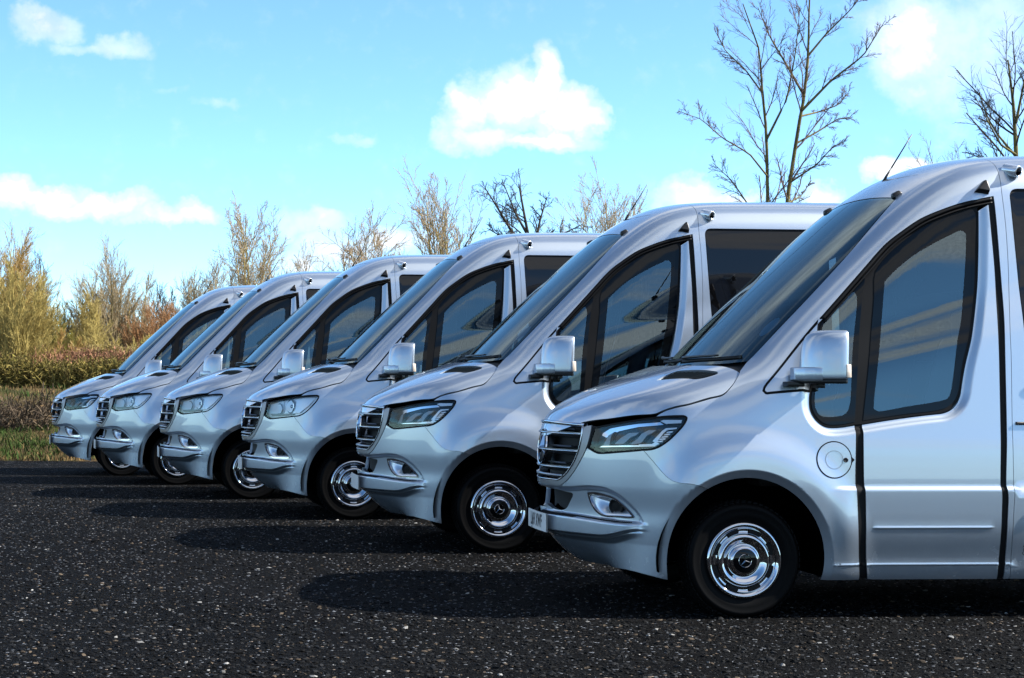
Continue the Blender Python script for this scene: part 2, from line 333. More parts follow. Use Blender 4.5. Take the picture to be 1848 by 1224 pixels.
def line(pts, step=.02):
    P = np.asarray(pts, float); out = []
    for a, b in zip(P[:-1], P[1:]):
        n = max(1, int(np.linalg.norm(b - a) / step)); out.append(a + (b - a) * (np.arange(n) / n)[:, None])
    return np.concatenate(out + [P[-1:]])
def join(*segs):
    out = []
    for s in segs:
        for p in s:
            if not out or np.linalg.norm(np.asarray(p) - out[-1]) > 1e-3: out.append(np.asarray(p, float))
    if np.linalg.norm(out[0] - out[-1]) < 1e-3: out.pop()
    return np.array(out)
def area2(P): x, y = P[:, 0], P[:, 1]; return (x * np.roll(y, -1) - y * np.roll(x, -1)).sum()
def inset(P, d):
    if d == 0: return P
    s = 1 if area2(P) > 0 else -1
    e = np.roll(P, -1, 0) - P; e /= np.maximum(np.linalg.norm(e, axis=1, keepdims=True), 1e-9)
    n = np.stack([-e[:, 1], e[:, 0]], -1) * s; m = n + np.roll(n, 1, 0); L = np.linalg.norm(m, axis=1, keepdims=True)
    m = m / np.maximum(L, .3); k = 1 / np.clip((m * n).sum(1, keepdims=True), .5, 1)
    return P + m * k * d
def inside(P, loops):
    c = np.zeros(len(P), bool)
    for L in loops:
        x1, y1 = L[:, 0], L[:, 1]; x2, y2 = np.roll(x1, -1), np.roll(y1, -1)
        for a, b, cc, dd in zip(x1, y1, x2, y2):
            if b == dd: continue
            k = (b > P[:, 1]) != (dd > P[:, 1])
            c ^= k & (P[:, 0] < (cc - a) * (P[:, 1] - b) / (dd - b) + a)
    return c
def dist_poly(P, L, closed=False):
    A = L if closed else L[:-1]; B = np.roll(L, -1, 0) if closed else L[1:]
    d = np.full(len(P), 1e9)
    for a, b in zip(A, B):
        ab = b - a; t = np.clip(((P - a) @ ab) / max(ab @ ab, 1e-12), 0, 1); d = np.minimum(d, np.linalg.norm(P - a - t[:, None] * ab, axis=1))
    return d
def cdt(loops, step, extra=None):
    allp = np.concatenate(loops); lo, hi = allp.min(0), allp.max(0)
    gx, gy = np.arange(lo[0], hi[0], step), np.arange(lo[1], hi[1], step * .87)
    G = np.stack(np.meshgrid(gx, gy), -1); G[1::2, :, 0] += step / 2; G = G.reshape(-1, 2)
    if extra is not None and len(extra):
        d = np.full(len(G), 1e9)
        for i in range(0, len(G), 2000): d[i:i + 2000] = np.linalg.norm(G[i:i + 2000, None] - extra[None], axis=2).min(1)
        G = np.concatenate([G[d > step * .6], extra])
    G = G[inside(G, loops)]
    d = np.full(len(G), 1e9)
    for i in range(0, len(G), 1000): d[i:i + 1000] = np.linalg.norm(G[i:i + 1000, None] - allp[None], axis=2).min(1)
    G = G[d > min(step * .5, .009)]
    vs = [Vector(p) for p in allp] + [Vector(p) for p in G]; es = []; k = 0
    for L in loops: n = len(L); es += [(k + i, k + (i + 1) % n) for i in range(n)]; k += n
    v, e, f, *_ = delaunay_2d_cdt(vs, es, [], 0, 1e-6)
    V = np.array([tuple(p) for p in v]); T = np.array([q for q in f if len(q) == 3], int)
    return V, T[inside(V[T].mean(1), loops)]

ZA = .85
class BodyChart:                      # rays out of a long axis inside the body: (X, angle)
    disp = None
    def fwd(s, P): P = np.asarray(P); return np.stack([P[:, 0], np.arctan2(P[:, 1], P[:, 2] - ZA)], -1)
    def pos(s, uv):
        o = np.stack([uv[:, 0], 0 * uv[:, 0], np.full(len(uv), ZA)], -1); d = np.stack([0 * uv[:, 0], np.sin(uv[:, 1]), np.cos(uv[:, 1])], -1)
        P = solve(F, o, d)
        return P + d * s.disp(P)[:, None] if s.disp else P
class NoseChart:                      # rays out of an upright axis at the front axle: (angle, Z)
    disp = None
    def fwd(s, P): P = np.asarray(P); return np.stack([np.arctan2(P[:, 1], 1 - P[:, 0]), P[:, 2]], -1)
    def pos(s, uv):
        o = np.stack([1 + 0 * uv[:, 0], 0 * uv[:, 0], uv[:, 1]], -1); d = np.stack([-np.cos(uv[:, 0]), np.sin(uv[:, 0]), 0 * uv[:, 0]], -1)
        P = solve(F_low, o, d)
        return P + d * s.disp(P, uv)[:, None] if s.disp else P
class TopChart:                       # seen from above: (X, Y)
    disp = None
    def fwd(s, P): return np.asarray(P)[:, :2]
    def pos(s, uv):
        o = np.stack([uv[:, 0], uv[:, 1], np.full(len(uv), .80)], -1); return solve(F_low, o, np.tile([0., 0, 1], (len(uv), 1)))
class ScreenChart:                    # seen from in front: (Y, Z)
    disp = None
    def fwd(s, P): return np.asarray(P)[:, 1:]
    def pos(s, uv):
        o = np.stack([np.full(len(uv), 2.75), uv[:, 0], uv[:, 1]], -1); return solve(F_cab, o, np.tile([-1., 0, 0], (len(uv), 1)))
PLAIN, BODY, NOSE, TOP, SCREEN = BodyChart(), BodyChart(), NoseChart(), TopChart(), ScreenChart()
def sheet(chart, loops, step, off=0.0, skirt=.018, gap=.0, extra=None, mirror=False):
    """a panel trimmed to loops, with turned-in edges; returns V, N, T in van space"""
    L = [inset(np.asarray(l, float), gap if i == 0 else -gap) for i, l in enumerate(loops)]
    uv, T = cdt(L, step, extra)
    P = chart.pos(uv); e = 1.2e-3
    n = np.cross(chart.pos(uv + [e, 0]) - chart.pos(uv - [e, 0]), chart.pos(uv + [0, e]) - chart.pos(uv - [0, e]))
    n /= np.maximum(np.linalg.norm(n, axis=1, keepdims=True), 1e-12)
    ref = P - np.array([1.8, 0, .8]); ref[:, 0] *= .4
    n *= np.where((n * ref).sum(1) < 0, -1, 1)[:, None]
    P = P + n * off
    a, b, c = P[T[:, 0]], P[T[:, 1]], P[T[:, 2]]
    fl = (np.cross(b - a, c - a) * n[T].mean(1)).sum(1) < 0; T = T.copy(); T[fl] = T[fl][:, ::-1]
    if skirt:
        E = np.concatenate([T[:, [0, 1]], T[:, [1, 2]], T[:, [2, 0]]]); key = np.sort(E, 1)
        _, inv, cnt = np.unique(key, axis=0, return_inverse=True, return_counts=True)
        B = E[cnt[inv.ravel()] == 1]
        if mirror: B = B[~((np.abs(P[B[:, 0], 1]) < 1e-4) & (np.abs(P[B[:, 1], 1]) < 1e-4))]
        k = len(P); m = len(B)
        top0, top1 = P[B[:, 0]], P[B[:, 1]]; lo0, lo1 = top0 - n[B[:, 0]] * skirt, top1 - n[B[:, 1]] * skirt
        sn = np.cross(lo0 - top0, top1 - top0); sn /= np.maximum(np.linalg.norm(sn, axis=1, keepdims=True), 1e-12)
        P = np.concatenate([P, top0, top1, lo1, lo0]); n = np.concatenate([n, sn, sn, sn, sn]); r = k + np.arange(m)
        q = np.stack([r, r + 3 * m, r + 2 * m, r + m], -1)
        ok = (np.cross(lo0 - top0, top1 - top0) * sn).sum(1) > 0
        T = np.concatenate([T, q[:, [0, 1, 2]], q[:, [0, 2, 3]]])
    if mirror:
        k = len(P); M = np.array([1, -1, 1]); P = np.concatenate([P, P * M]); n = np.concatenate([n, n * M]); T = np.concatenate([T, T[:, ::-1] + k])
    return P, n, T
def mesh_of(name, PnT, flip=False):
    P, n, T = PnT; M = np.array([1, -1, 1]) if flip else 1
    P, n = P * M, n * M
    V, Nn = toloc(P), n * np.array([1, -1, 1])
    T = T if flip else T[:, ::-1]          # local space turns Y round, a flipped copy turns it back
    return raw_mesh(name, V, T, True, Nn)
def pair(name, PnT, mat, parent, **kw):
    """the part on the near side and its mirror image on the far side"""
    return [put(name, mesh_of(name, PnT, s), mat, parent, **kw) for s in (False, True)]
def sweep(path, prof, closed_prof=True, normals=None, up=(0, 0, 1)):
    """sweep a 2D profile (out, up) along a 3D path; returns V, quads"""
    P = np.asarray(path, float); T = np.gradient(P, axis=0); T /= np.linalg.norm(T, axis=1, keepdims=True)
    U = np.tile(np.asarray(up, float), (len(P), 1)) if normals is None else np.cross(T, normals)
    A = np.cross(U, T) if normals is None else normals
    A = A / np.linalg.norm(A, axis=1, keepdims=True); U = np.cross(T, A)
    pr = np.asarray(prof, float); n, k = len(P), len(pr)
    V = P[:, None] + A[:, None] * pr[None, :, :1] + U[:, None] * pr[None, :, 1:]
    i, j = np.meshgrid(np.arange(n - 1), np.arange(k), indexing='ij'); j2 = (j + 1) % k
    Q = np.stack([i * k + j, (i + 1) * k + j, (i + 1) * k + j2, i * k + j2], -1).reshape(-1, 4)
    V = V.reshape(-1, 3)
    caps = [np.arange(k)[None, ::-1], ((n - 1) * k + np.arange(k))[None]]
    return V, [Q] + caps
def tube(path, r, k=6):
    P = np.asarray(path, float); r = np.broadcast_to(np.asarray(r, float), (len(P),))
    T = np.gradient(P, axis=0); T /= np.maximum(np.linalg.norm(T, axis=1, keepdims=True), 1e-9)
    ref = np.array([0, 0, 1.0]) if abs(T[:, 2]).mean() < .8 else np.array([1.0, 0, 0])
    A = np.cross(T, ref); A /= np.linalg.norm(A, axis=1, keepdims=True); B = np.cross(T, A)
    a = np.arange(k) * 2 * math.pi / k
    V = P[:, None] + r[:, None, None] * (np.cos(a)[None, :, None] * A[:, None] + np.sin(a)[None, :, None] * B[:, None])
    n = len(P); i, j = np.meshgrid(np.arange(n - 1), np.arange(k), indexing='ij'); j2 = (j + 1) % k
    Q = np.stack([i * k + j, i * k + j2, (i + 1) * k + j2, (i + 1) * k + j], -1).reshape(-1, 4)
    return V.reshape(-1, 3), [Q, np.arange(k)[None, ::-1], ((n - 1) * k + np.arange(k))[None]]
def lathe(prof, seg=48, arc=(0, 2 * math.pi), centre=(0, 0, 0)):
    """revolve (radius, out) about the local y axis pointing to the near side (-y)"""
    pr = np.asarray(prof, float); full = abs(arc[1] - arc[0] - 2 * math.pi) < 1e-6
    a = np.linspace(arc[0], arc[1], seg, endpoint=not full)
    V = np.stack([pr[None, :, 0] * np.cos(a)[:, None], np.broadcast_to(-pr[None, :, 1], (seg, len(pr))), pr[None, :, 0] * np.sin(a)[:, None]], -1) + np.asarray(centre)
    n, k = seg, len(pr); i, j = np.meshgrid(np.arange(n if full else n - 1), np.arange(k - 1), indexing='ij'); i2 = (i + 1) % n
    Q = np.stack([i * k + j, i2 * k + j, i2 * k + j + 1, i * k + j + 1], -1).reshape(-1, 4)
    return V.reshape(-1, 3), Q
def box(c, s, bevel=0.0, taper=1.0):
    c, s = np.asarray(c, float), np.asarray(s, float) / 2
    V = np.array([[x, y, z] for x in (-1, 1) for y in (-1, 1) for z in (-1, 1)], float)
    V[V[:, 2] > 0, :2] *= taper
    return V * s + c, np.array([[0, 1, 3, 2], [4, 6, 7, 5], [0, 4, 5, 1], [2, 3, 7, 6], [0, 2, 6, 4], [1, 5, 7, 3]])
def merge(*parts):
    V, Q, k = [], [], 0
    for v, q in parts:
        q = q if isinstance(q, list) else [q]; V.append(v); Q += [np.asarray(x) + k for x in q]; k += len(v)
    return np.concatenate(V), Q
def bevelled(name, V, Q, width, seg=2):
    import bmesh
    bm = bmesh.new(); vs = [bm.verts.new(v) for v in V]
    for p in (Q if isinstance(Q, list) else [Q]):
        for f in p: bm.faces.new([vs[i] for i in f])
    bmesh.ops.recalc_face_normals(bm, faces=bm.faces)
    bmesh.ops.bevel(bm, geom=bm.edges[:] + bm.verts[:], offset=width, segments=seg, profile=.5, affect='EDGES', clamp_overlap=True)
    me = bpy.data.meshes.new(name); bm.to_mesh(me); bm.free()
    for p in me.polygons: p.use_smooth = True
    return me
def flipV(V): return V * np.array([1, -1, 1])
def flipQ(Q): return [np.asarray(q)[:, ::-1] for q in (Q if isinstance(Q, list) else [Q])]
def pair_raw(name, VQ, mat, parent, smooth=True, **kw):
    V, Q = VQ
    return [put(name, raw_mesh(name, V, Q, smooth), mat, parent, **kw), put(name, raw_mesh(name, flipV(V), flipQ(Q), smooth), mat, parent, **kw)]

# surface relief of the side: the turned-in flange round the cab windows, swage lines, the shoulder step
low_edge = join(smooth(O['mb_bot'][:1] + O['qw_out'][::-1])[::-1] if False else smooth(O['qw_out'][::-1]), smooth(O['win_b'][::-1]), smooth(O['win_rc'][::-1]), smooth(O['win_r'][::-1]))[:, [0, 2]]
def body_relief(P):
    d = np.zeros(len(P)); k = np.abs(P[:, 1]) > .6
    if k.any():
        q = P[k][:, [0, 2]]
        near = (q[:, 0] > 1.2) & (q[:, 0] < 2.6) & (q[:, 1] > 1.0) & (q[:, 1] < 2.5)
        r = np.zeros(len(q))
        if near.any():
            dd = dist_poly(q[near], low_edge); r[near] = -.024 * (1 - sstep(0, .060, dd))
        for z0, x0, x1, h in ((.527, 1.735, 2.47, .0042), (.312, 1.50, 6.2, .0042), (.527, 2.66, 5.9, .0042)):
            zz = z0 - .016 * (q[:, 0] - 2.1) * 0
            r += h * np.exp(-((q[:, 1] - zz) / .0065) ** 2) * sstep(x0, x0 + .03, q[:, 0]) * sstep(x1, x1 - .03, q[:, 0])
        d[k] = r
    return d
BODY.disp = body_relief
def rows_near(curve, offs):
    C = np.asarray(curve); t = np.gradient(C, axis=0); t /= np.maximum(np.linalg.norm(t, axis=1, keepdims=True), 1e-9); n = np.stack([-t[:, 1], t[:, 0]], -1)
    return np.concatenate([C + n * o for o in offs])
def bpts(X, Z): return BODY.fwd(side_pt(X, Z))
def arch(x, a0, a1, n=60, dr=0.0):
    a = np.radians(np.linspace(a0, a1, n)); return side_pt(x + (.460 + dr) * np.cos(a), .335 + (.478 + dr) * np.sin(a))
def arch_rows(): return np.concatenate([BODY.fwd(arch(AX, -14, 194, 90, d)) for d in (.006, .014, .022, .030, .040, .052, .07, .09, .115, .145, .18, .22)])
bead_rows = np.concatenate([arch_rows()] + [bpts(np.arange(1.0, 2.58, .018), np.full(88, z)) for z in (.30, .306, .312, .318, .324, .515, .521, .527, .533, .539, .722, .730, .738, .745, .755, .765, .772, .782)])
edge_rows = BODY.fwd(side_pt(*rows_near(low_edge, [s * o for s in (-1, 1) for o in (.009, .02, .032, .045, .06)]).T))

# ------------------------------------------------------------------ outlines
S = {k: smooth(v) for k, v in O.items()}
SILL = .222
def seam_end_angle():
    p = O['bseam'][-1]; return math.degrees(math.atan2((p[2] - .335) / .478, (p[0] - AX) / .460))
A_SEAM = seam_end_angle()
def top_pts(xy): xy = np.asarray(xy, float); o = np.stack([xy[:, 0], xy[:, 1], np.full(len(xy), .9)], -1); return solve(F_cab, o, np.tile([0., 0, 1], (len(xy), 1)))
ws_top = smooth(top_pts([(2.040, 0), (2.045, .22), (2.056, .42), O['ws_near'][-1][:2]]))
ws_top[-1] = O['ws_near'][-1]
roof_seam = smooth(top_pts([O['seam'][-1][:2], (2.616, .5), (2.626, .25), (2.630, 0)]))
roof_seam[0] = O['seam'][-1]
def sill(x0, x1): n = max(2, int(abs(x1 - x0) / .03)); return side_pt(np.linspace(x0, x1, n), np.full(n, SILL))
def b2(*segs): return BODY.fwd(join(*segs))
def shell_loop():
    return b2(ws_top, S['ws_near'][::-1], S['bon_side2'][::-1], smooth(O['hl_top'][3:]), S['hl_out'], smooth(O['bseam'][:-1] + [tuple(arch(AX, A_SEAM, A_SEAM, 1)[0])]),
              arch(AX, A_SEAM, -14), sill(1.455, O['strip1_l'][-1][0]), S['strip1_l'][::-1], S['qw_out'], S['mb_bot'], S['mb_c'], S['mb_diag'], S['win_diag'], S['win_top'],
              S['strip2_r'], sill(O['strip2_r'][-1][0], O['seam'][0][0])[1:], S['seam'], roof_seam, line([roof_seam[-1], ws_top[0]], .04))
def door_loop():
    return b2(S['strip1_r'], sill(O['strip1_r'][-1][0], O['strip2_l'][-1][0])[1:], S['strip2_l'][::-1], S['win_r'], S['win_rc'], S['win_b'])
opening = b2(S['strip1_l'][:1], S['qw_out'], S['mb_bot'], S['mb_c'], S['mb_diag'], S['win_diag'], S['win_top'], S['strip2_l'][:1], S['win_r'], S['win_rc'], S['win_b'])
xz = lambda pts: BODY.fwd(side_pt(*smooth(pts + pts[:1], .015)[:-1].T))
qw_glass = xz([(p[0], p[2]) for p in O['qw_glass']]); door_glass = xz([(p[0], p[2]) for p in O['door_glass']])
qg_in = BODY.fwd(smooth(O['qg_in'] + O['qg_in'][:1], .015)[:-1]); dg_in = BODY.fwd(smooth(O['dg_in'] + O['dg_in'][:1], .015)[:-1])

# ------------------------------------------------------------------ the prototype minibus
van = empty('minibus')
put('body_shell', mesh_of('body_shell', sheet(BODY, [shell_loop()], .034, skirt=.03, gap=.0015, extra=np.concatenate([bead_rows, edge_rows]), mirror=True)), paint, van)
doors = pair('front_door', sheet(BODY, [door_loop()], .034, skirt=.03, gap=.0015, extra=np.concatenate([bead_rows, edge_rows])), paint, van)
pair('window_seal', sheet(PLAIN, [opening, qw_glass, door_glass], .05, off=-.026, skirt=.02), rubber, van)
for nm, a in (('quarter_window', (qw_glass, qg_in)), ('door_window', (door_glass, dg_in))):
    g = pair(nm, sheet(PLAIN, [a[1]], .03, off=-.024, skirt=0), cabin_glass, van)
    for o, f in zip(g, (False, True)): put('edge_band', mesh_of('edge_band', sheet(PLAIN, [a[0], a[1]], .03, off=-.024, skirt=.012), f), frit, o)
fr_path = join(S['mb_diag'][-2:], S['win_diag'], S['win_top'][:-1])
fr_path = side_pt(fr_path[:, 0], fr_path[:, 2]); fr_n = gradF(F, fr_path)
for nm, inn, w in (('window_frame', .010, .013), ('window_frame', .032, .007)):
    c_ = np.gradient(fr_path, axis=0); c_ /= np.linalg.norm(c_, axis=1, keepdims=True); dn = np.cross(fr_n, c_)
    dn *= np.sign((dn * (np.array([2.1, .9, 1.7]) - fr_path)).sum(1).mean())
    V, Q = tube(toloc(fr_path + dn * inn - fr_n * .010), w, 8); pair_raw(nm, (V, Q), rubber, van)
strip1 = b2(S['strip1_l'], S['strip1_r'][::-1]); strip2 = b2(S['strip2_r'], S['strip2_l'][::-1])
pair('door_seal', sheet(BODY, [strip1], .03, off=-.008, skirt=.03), rubber, van)
pair('door_seal', sheet(BODY, [strip2], .03, off=-.008, skirt=.03), rubber, van)
mb = b2(smooth(O['mb_bot'][::-1]), smooth([O['mb_bot'][0], tuple(side_pt(1.445, 1.50)[0]), tuple(side_pt(1.472, 1.70)[0]), O['mb_diag'][-1]]), S['mb_diag'][::-1], S['mb_c'][::-1])
pair('mirror_base', sheet(BODY, [inset(mb, .012)], .04, off=.004, skirt=.03), paint, van)
pair('base_gasket', sheet(BODY, [inset(mb, .002)], .04, off=-.006, skirt=.02), rubber, van)

# rear body
RX, XB = 4.67, 5.95
def rear_loop():
    return b2(S['seam'][::-1], sill(O['seam'][0][0], RX - .46)[1:], arch(RX, 180 + 14, -14)[::1], sill(RX + .46, XB)[1:],
              [p for p in BODY.pos(np.stack([np.full(40, XB), np.linspace(2.18, 0, 40)], -1))], line([BODY.pos(np.array([[XB, 0.]]))[0], roof_seam[-1]], .06), roof_seam[::-1])
def win_xz(x0, x1, lean=.0):
    z0, z1, r = 1.50, 2.512, .055
    c = [(x0 + lean, z0), (x1, z0), (x1, z1), (x0, z1)]; out = []
    for i in range(4):
        p, a, b = np.array(c[i]), np.array(c[i - 1]), np.array(c[(i + 1) % 4])
        ua, ub = (a - p) / np.linalg.norm(a - p), (b - p) / np.linalg.norm(b - p)
        for t in np.linspace(0, 1, 7): out.append(p + ua * r * (1 - t) ** 2 + ub * r * t ** 2)
    out = np.array(out + out[:1]); L = line(out, .03)[:-1]; return BODY.fwd(side_pt(L[:, 0], L[:, 1]))
WINS = [win_xz(2.652, 3.64, .048), win_xz(3.70, 4.72), win_xz(4.80, 5.80)]
rb = sheet(BODY, [rear_loop()] + WINS, .06, skirt=.03, gap=.0015, mirror=True)
put('rear_body', mesh_of('rear_body', rb), paint, van)
for w in WINS:
    pair('passenger_window', sheet(BODY, [w], .06, off=-.004, skirt=.012, gap=.005), privacy, van)
    pair('window_gasket', sheet(BODY, [inset(w, -.002), inset(w, .012)], .06, off=-.008, skirt=.01), rubber, van)
bp = BODY.pos(np.stack([np.full(61, XB), np.linspace(-2.18, 2.18, 61)], -1)); bp = toloc(np.concatenate([bp]))
put('back_panel', raw_mesh('back_panel', np.concatenate([bp, bp - [.04, 0, 0]]), [np.arange(61)[None, ::-1]], False), paint, van)

# bonnet, in plan
bs = join(S['bon_side'], S['bon_side2']); yh = O['bon_side2'][-1][1]
rear_edge = smooth([(1.011 - .215 * (1 - (y / yh) ** 2), y) for y in (yh, .75, .6, .4, .2, 0)])
rear_edge[0] = O['bon_side2'][-1][:2]
def front_edge_x(y): return N(y, 1.10) + .018
front = np.array([(float(.032 + (O['bon_side'][0][0] - .032) * (y / O['bon_side'][0][1]) ** 2), y) for y in np.linspace(0, O['bon_side'][0][1], 20)])
bon = join(bs[:, :2], rear_edge, line([rear_edge[-1], front[0]], .03), front)
intake = join(smooth([(.615, .530), (.66, .500), (.728, .466), (.752, .470), (.768, .493)], .01), smooth([(.768, .493), (.872, .745), (.896, .795), (.890, .812)], .01), smooth([(.890, .812), (.83, .812), (.785, .800), (.762, .785)], .01), smooth([(.762, .785), (.625, .555), (.615, .530)], .01))
put('bonnet', mesh_of('bonnet', sheet(TOP, [bon, intake], .03, skirt=.025, gap=.004, mirror=True)), paint, van)
ik = sheet(TOP, [intake], .04, off=-.012, skirt=0)
for o, f in zip(pair('bonnet_intake', ik, dark, van), (0, 1)):
    bars = []
    for k, s in enumerate(np.linspace(.47, .78, 11)):
        xs = np.linspace(.5, .9, 60); q = np.stack([xs, s + 0 * xs + (xs - .7) * .35], -1); q = q[inside(q, [inset(intake, .012)])]
        if len(q) > 3: bars.append(sweep(toloc(TOP.pos(q)) - [0, 0, .006], [(-.004, -.004), (.004, -.004), (.004, .004), (-.004, .004)]))
    V, Q = merge(*bars)
    put('intake_bar', raw_mesh('intake_bar', flipV(V) if f else V, Q, False), plastic, o)

# windscreen and cowl
zb = 1.452
base = smooth([(y, zb + (O['ws_near'][0][2] - zb) * (y / O['ws_near'][0][1]) ** 2) for y in np.linspace(0, O['ws_near'][0][1], 8)])
base[-1] = O['ws_near'][0][1:]
wsl = join(base, S['ws_near'][:, 1:], ws_top[::-1][:, 1:], line([ws_top[0, 1:], base[0]], .05))
put('windscreen', mesh_of('windscreen', sheet(SCREEN, [wsl], .05, off=-.002, skirt=0, gap=.004, mirror=True)), screen_glass, van)
wsi = inset(wsl, .035); wsi[:, 0] = np.maximum(wsi[:, 0], 0)
band = join(base, S['ws_near'][:, 1:], ws_top[::-1][:, 1:])
bi = band.copy(); cen = np.array([0, 1.95]); wd = np.where(bi[:, 1] < 1.6, .045, .055)
inner = []
ins = inset(wsl, .04)
n_b = len(band)
inner = np.array([[min(max(p[0], 0), 2), p[1]] for p in ins[:n_b]]); inner[0, 0] = 0; inner[-1, 0] = 0
put('windscreen_edge', mesh_of('windscreen_edge', sheet(SCREEN, [join(band, inner[::-1])], .05, off=-.006, skirt=.008, mirror=True)), frit, van)
cw = []
for y in np.linspace(-.86, .86, 41):
    xr = 1.011 - .215 * (1 - (y / yh) ** 2) - .012; a = TOP.pos(np.array([[xr, y]]))[0] - [0, 0, .028]
    b = SCREEN.pos(np.array([[y, zb + (O['ws_near'][0][2] - zb) * (y / .83) ** 2 + .03]]))[0] + [.015, 0, -.012]
    m = (a + b) / 2 - [0, 0, .02]; cw += [a, m, b]
cw = toloc(np.array(cw)); i = np.arange(40) * 3
put('cowl', raw_mesh('cowl', cw, np.concatenate([np.stack([i, i + 1, i + 4, i + 3], -1), np.stack([i + 1, i + 2, i + 5, i + 4], -1)])), plastic, van)
for pts in ([(.08, 1.475), (.30, 1.482), (.55, 1.487), (.77, 1.497)], [(-.62, 1.49), (-.40, 1.482), (-.15, 1.480), (.10, 1.487)]):
    P = toloc(SCREEN.pos(smooth(pts, .03))) + [-.022, 0, .012]
    w_ = put('wiper', raw_mesh('wiper', *sweep(P, [(-.008, -.012), (.008, -.012), (.004, .012), (-.004, .012)])), rubber, van)
    P2 = P + [-.012, 0, .022]; P2 = P2[2:-6] if len(P2) > 12 else P2
    put('wiper_arm', raw_mesh('wiper_arm', *tube(P2, np.linspace(.012, .006, len(P2)))), plastic, w_)
P = toloc(SCREEN.pos(np.array([[.70, 1.69]])))[0]
stk = SCREEN.pos(np.array([(.700 + .045 * math.cos(a), 1.69 + .055 * math.sin(a)) for a in np.linspace(0, 2 * math.pi, 24, endpoint=False)])) + [.012, 0, 0]
put('windscreen_sticker', raw_mesh('windscreen_sticker', toloc(stk), [np.arange(24)[None]], False), pbr('sticker', (.25, .42, .48), .4), van)

# bumper, round the nose
BT = np.array([(p[2]) for p in O['blade_top']])
blade_top_z = lambda a: .545 - .020 * sstep(.3, .95, a)
blade_bot_z = lambda a: .448 + .05 * sstep(.66, 1.0, a)
hoop_z = spl([0, .30, .45, .52, .60, .68, .76, .84, .90, .95, .99], [.722, .726, .734, .741, .746, .744, .728, .692, .650, .603, .545])
def nose_relief(P, uv):
    a, z = np.abs(uv[:, 0]), uv[:, 1]; zt, zb_, zh = blade_top_z(a), blade_bot_z(a), hoop_z(a)
    blade = sstep(zb_ - .012, zb_ + .012, z) * sstep(zt + .026, zt, z) * sstep(1.03, .86, a)
    rec = sstep(zh, zh - .034, z) * sstep(zb_ - .02, zb_ + .02, z) * sstep(1.0, .93, a)
    d = .034 * blade - .028 * rec * (1 - blade)
    return d - .060 * sstep(zb_ + .004, zb_ - .055, z) * sstep(1.02, .70, a)
NOSE.disp = nose_relief
n2 = lambda *s: NOSE.fwd(join(*s))
lg = smooth(O['lowgr'], .015)
lg = join([(-.09, 0, .709)], lg, [(-.09, 0, .603)])
bot = smooth([tuple(NOSE.pos(np.array([[a, z]]))[0]) for a, z in ((0, .25), (.3, .25), (.6, .253), (.9, .257))] + [tuple(arch(AX, 194, 194, 1)[0])])
def bump_loop():
    gso = smooth([O['hl_bot'][-1]] + O['gr_surround_out'][2:])
    return n2(bot, arch(AX, 194, A_SEAM), smooth([tuple(arch(AX, A_SEAM, A_SEAM, 1)[0])] + O['bseam'][:-1][::-1]), S['hl_bot'], gso, smooth(O['gr_bot'] + [(-.09, 0, .746)]),
              [(-.09, 0, .709)], lg[1:-1], [(-.09, 0, .603)], line([(-.1, 0, .603), (-.05, 0, .25)], .015))
fogl = NOSE.fwd(smooth(O['fog'] + O['fog'][:1], .01)[:-1])
aa_ = np.linspace(.01, 1.12, 92)
nose_rows = [np.stack([aa_, fz(aa_) + dz], -1) for fz, dzs in ((blade_bot_z, (-.052, -.040, -.028, -.018, -.010, -.004, .002, .008, .014)), (blade_top_z, (-.006, .002, .008, .014, .020, .026, .032))) for dz in dzs]
nose_rows += [np.stack([aa_[aa_ < .985], hoop_z(aa_[aa_ < .985]) + dz], -1) for dz in (.006, 0, -.006, -.012, -.018, -.024, -.030, -.036)]
nose_rows = np.concatenate(nose_rows); keep_ = [0]
for k in range(1, len(nose_rows)):                       # no two rows closer than the mesh can use
    if np.linalg.norm((nose_rows[keep_] - nose_rows[k]) * [.5, 1], axis=1).min() > .0035: keep_.append(k)
nose_rows = nose_rows[keep_]
bumper = put('bumper', mesh_of('bumper', sheet(NOSE, [bump_loop(), fogl], .0165, skirt=.03, gap=.0012, extra=nose_rows, mirror=True)), paint, van)
for o, f in zip(pair('fog_lamp_bezel', sheet(NOSE, [fogl, inset(fogl, .011)], .02, off=.006, skirt=.02), chrome, bumper), (0, 1)): pass
def fog_bowl():
    L = inset(fogl, .010); c = np.array([.757, .625]); uv = []; n = len(L); rings = 8; P = []
    for k in range(rings + 1):
        t = k / rings; ring = L + (c - L) * t * .86; q = NOSE.pos(ring); nn = q - np.array([1.0, 0, 0]); nn[:, 2] = 0; nn /= np.linalg.norm(nn, axis=1, keepdims=True)
        P.append(q - nn * (.012 + .05 * sstep(0, 1, t)))
    V = np.concatenate(P); i, j = np.meshgrid(np.arange(rings), np.arange(n), indexing='ij'); j2 = (j + 1) % n
    return toloc(V), np.stack([i * n + j, i * n + j2, (i + 1) * n + j2, (i + 1) * n + j], -1).reshape(-1, 4)
pair_raw('fog_lamp_bowl', fog_bowl(), bezel, bumper)
fp = NOSE.pos(np.array([[.757, .625]]))[0]; fn = np.array([-math.cos(.757), math.sin(.757), 0])
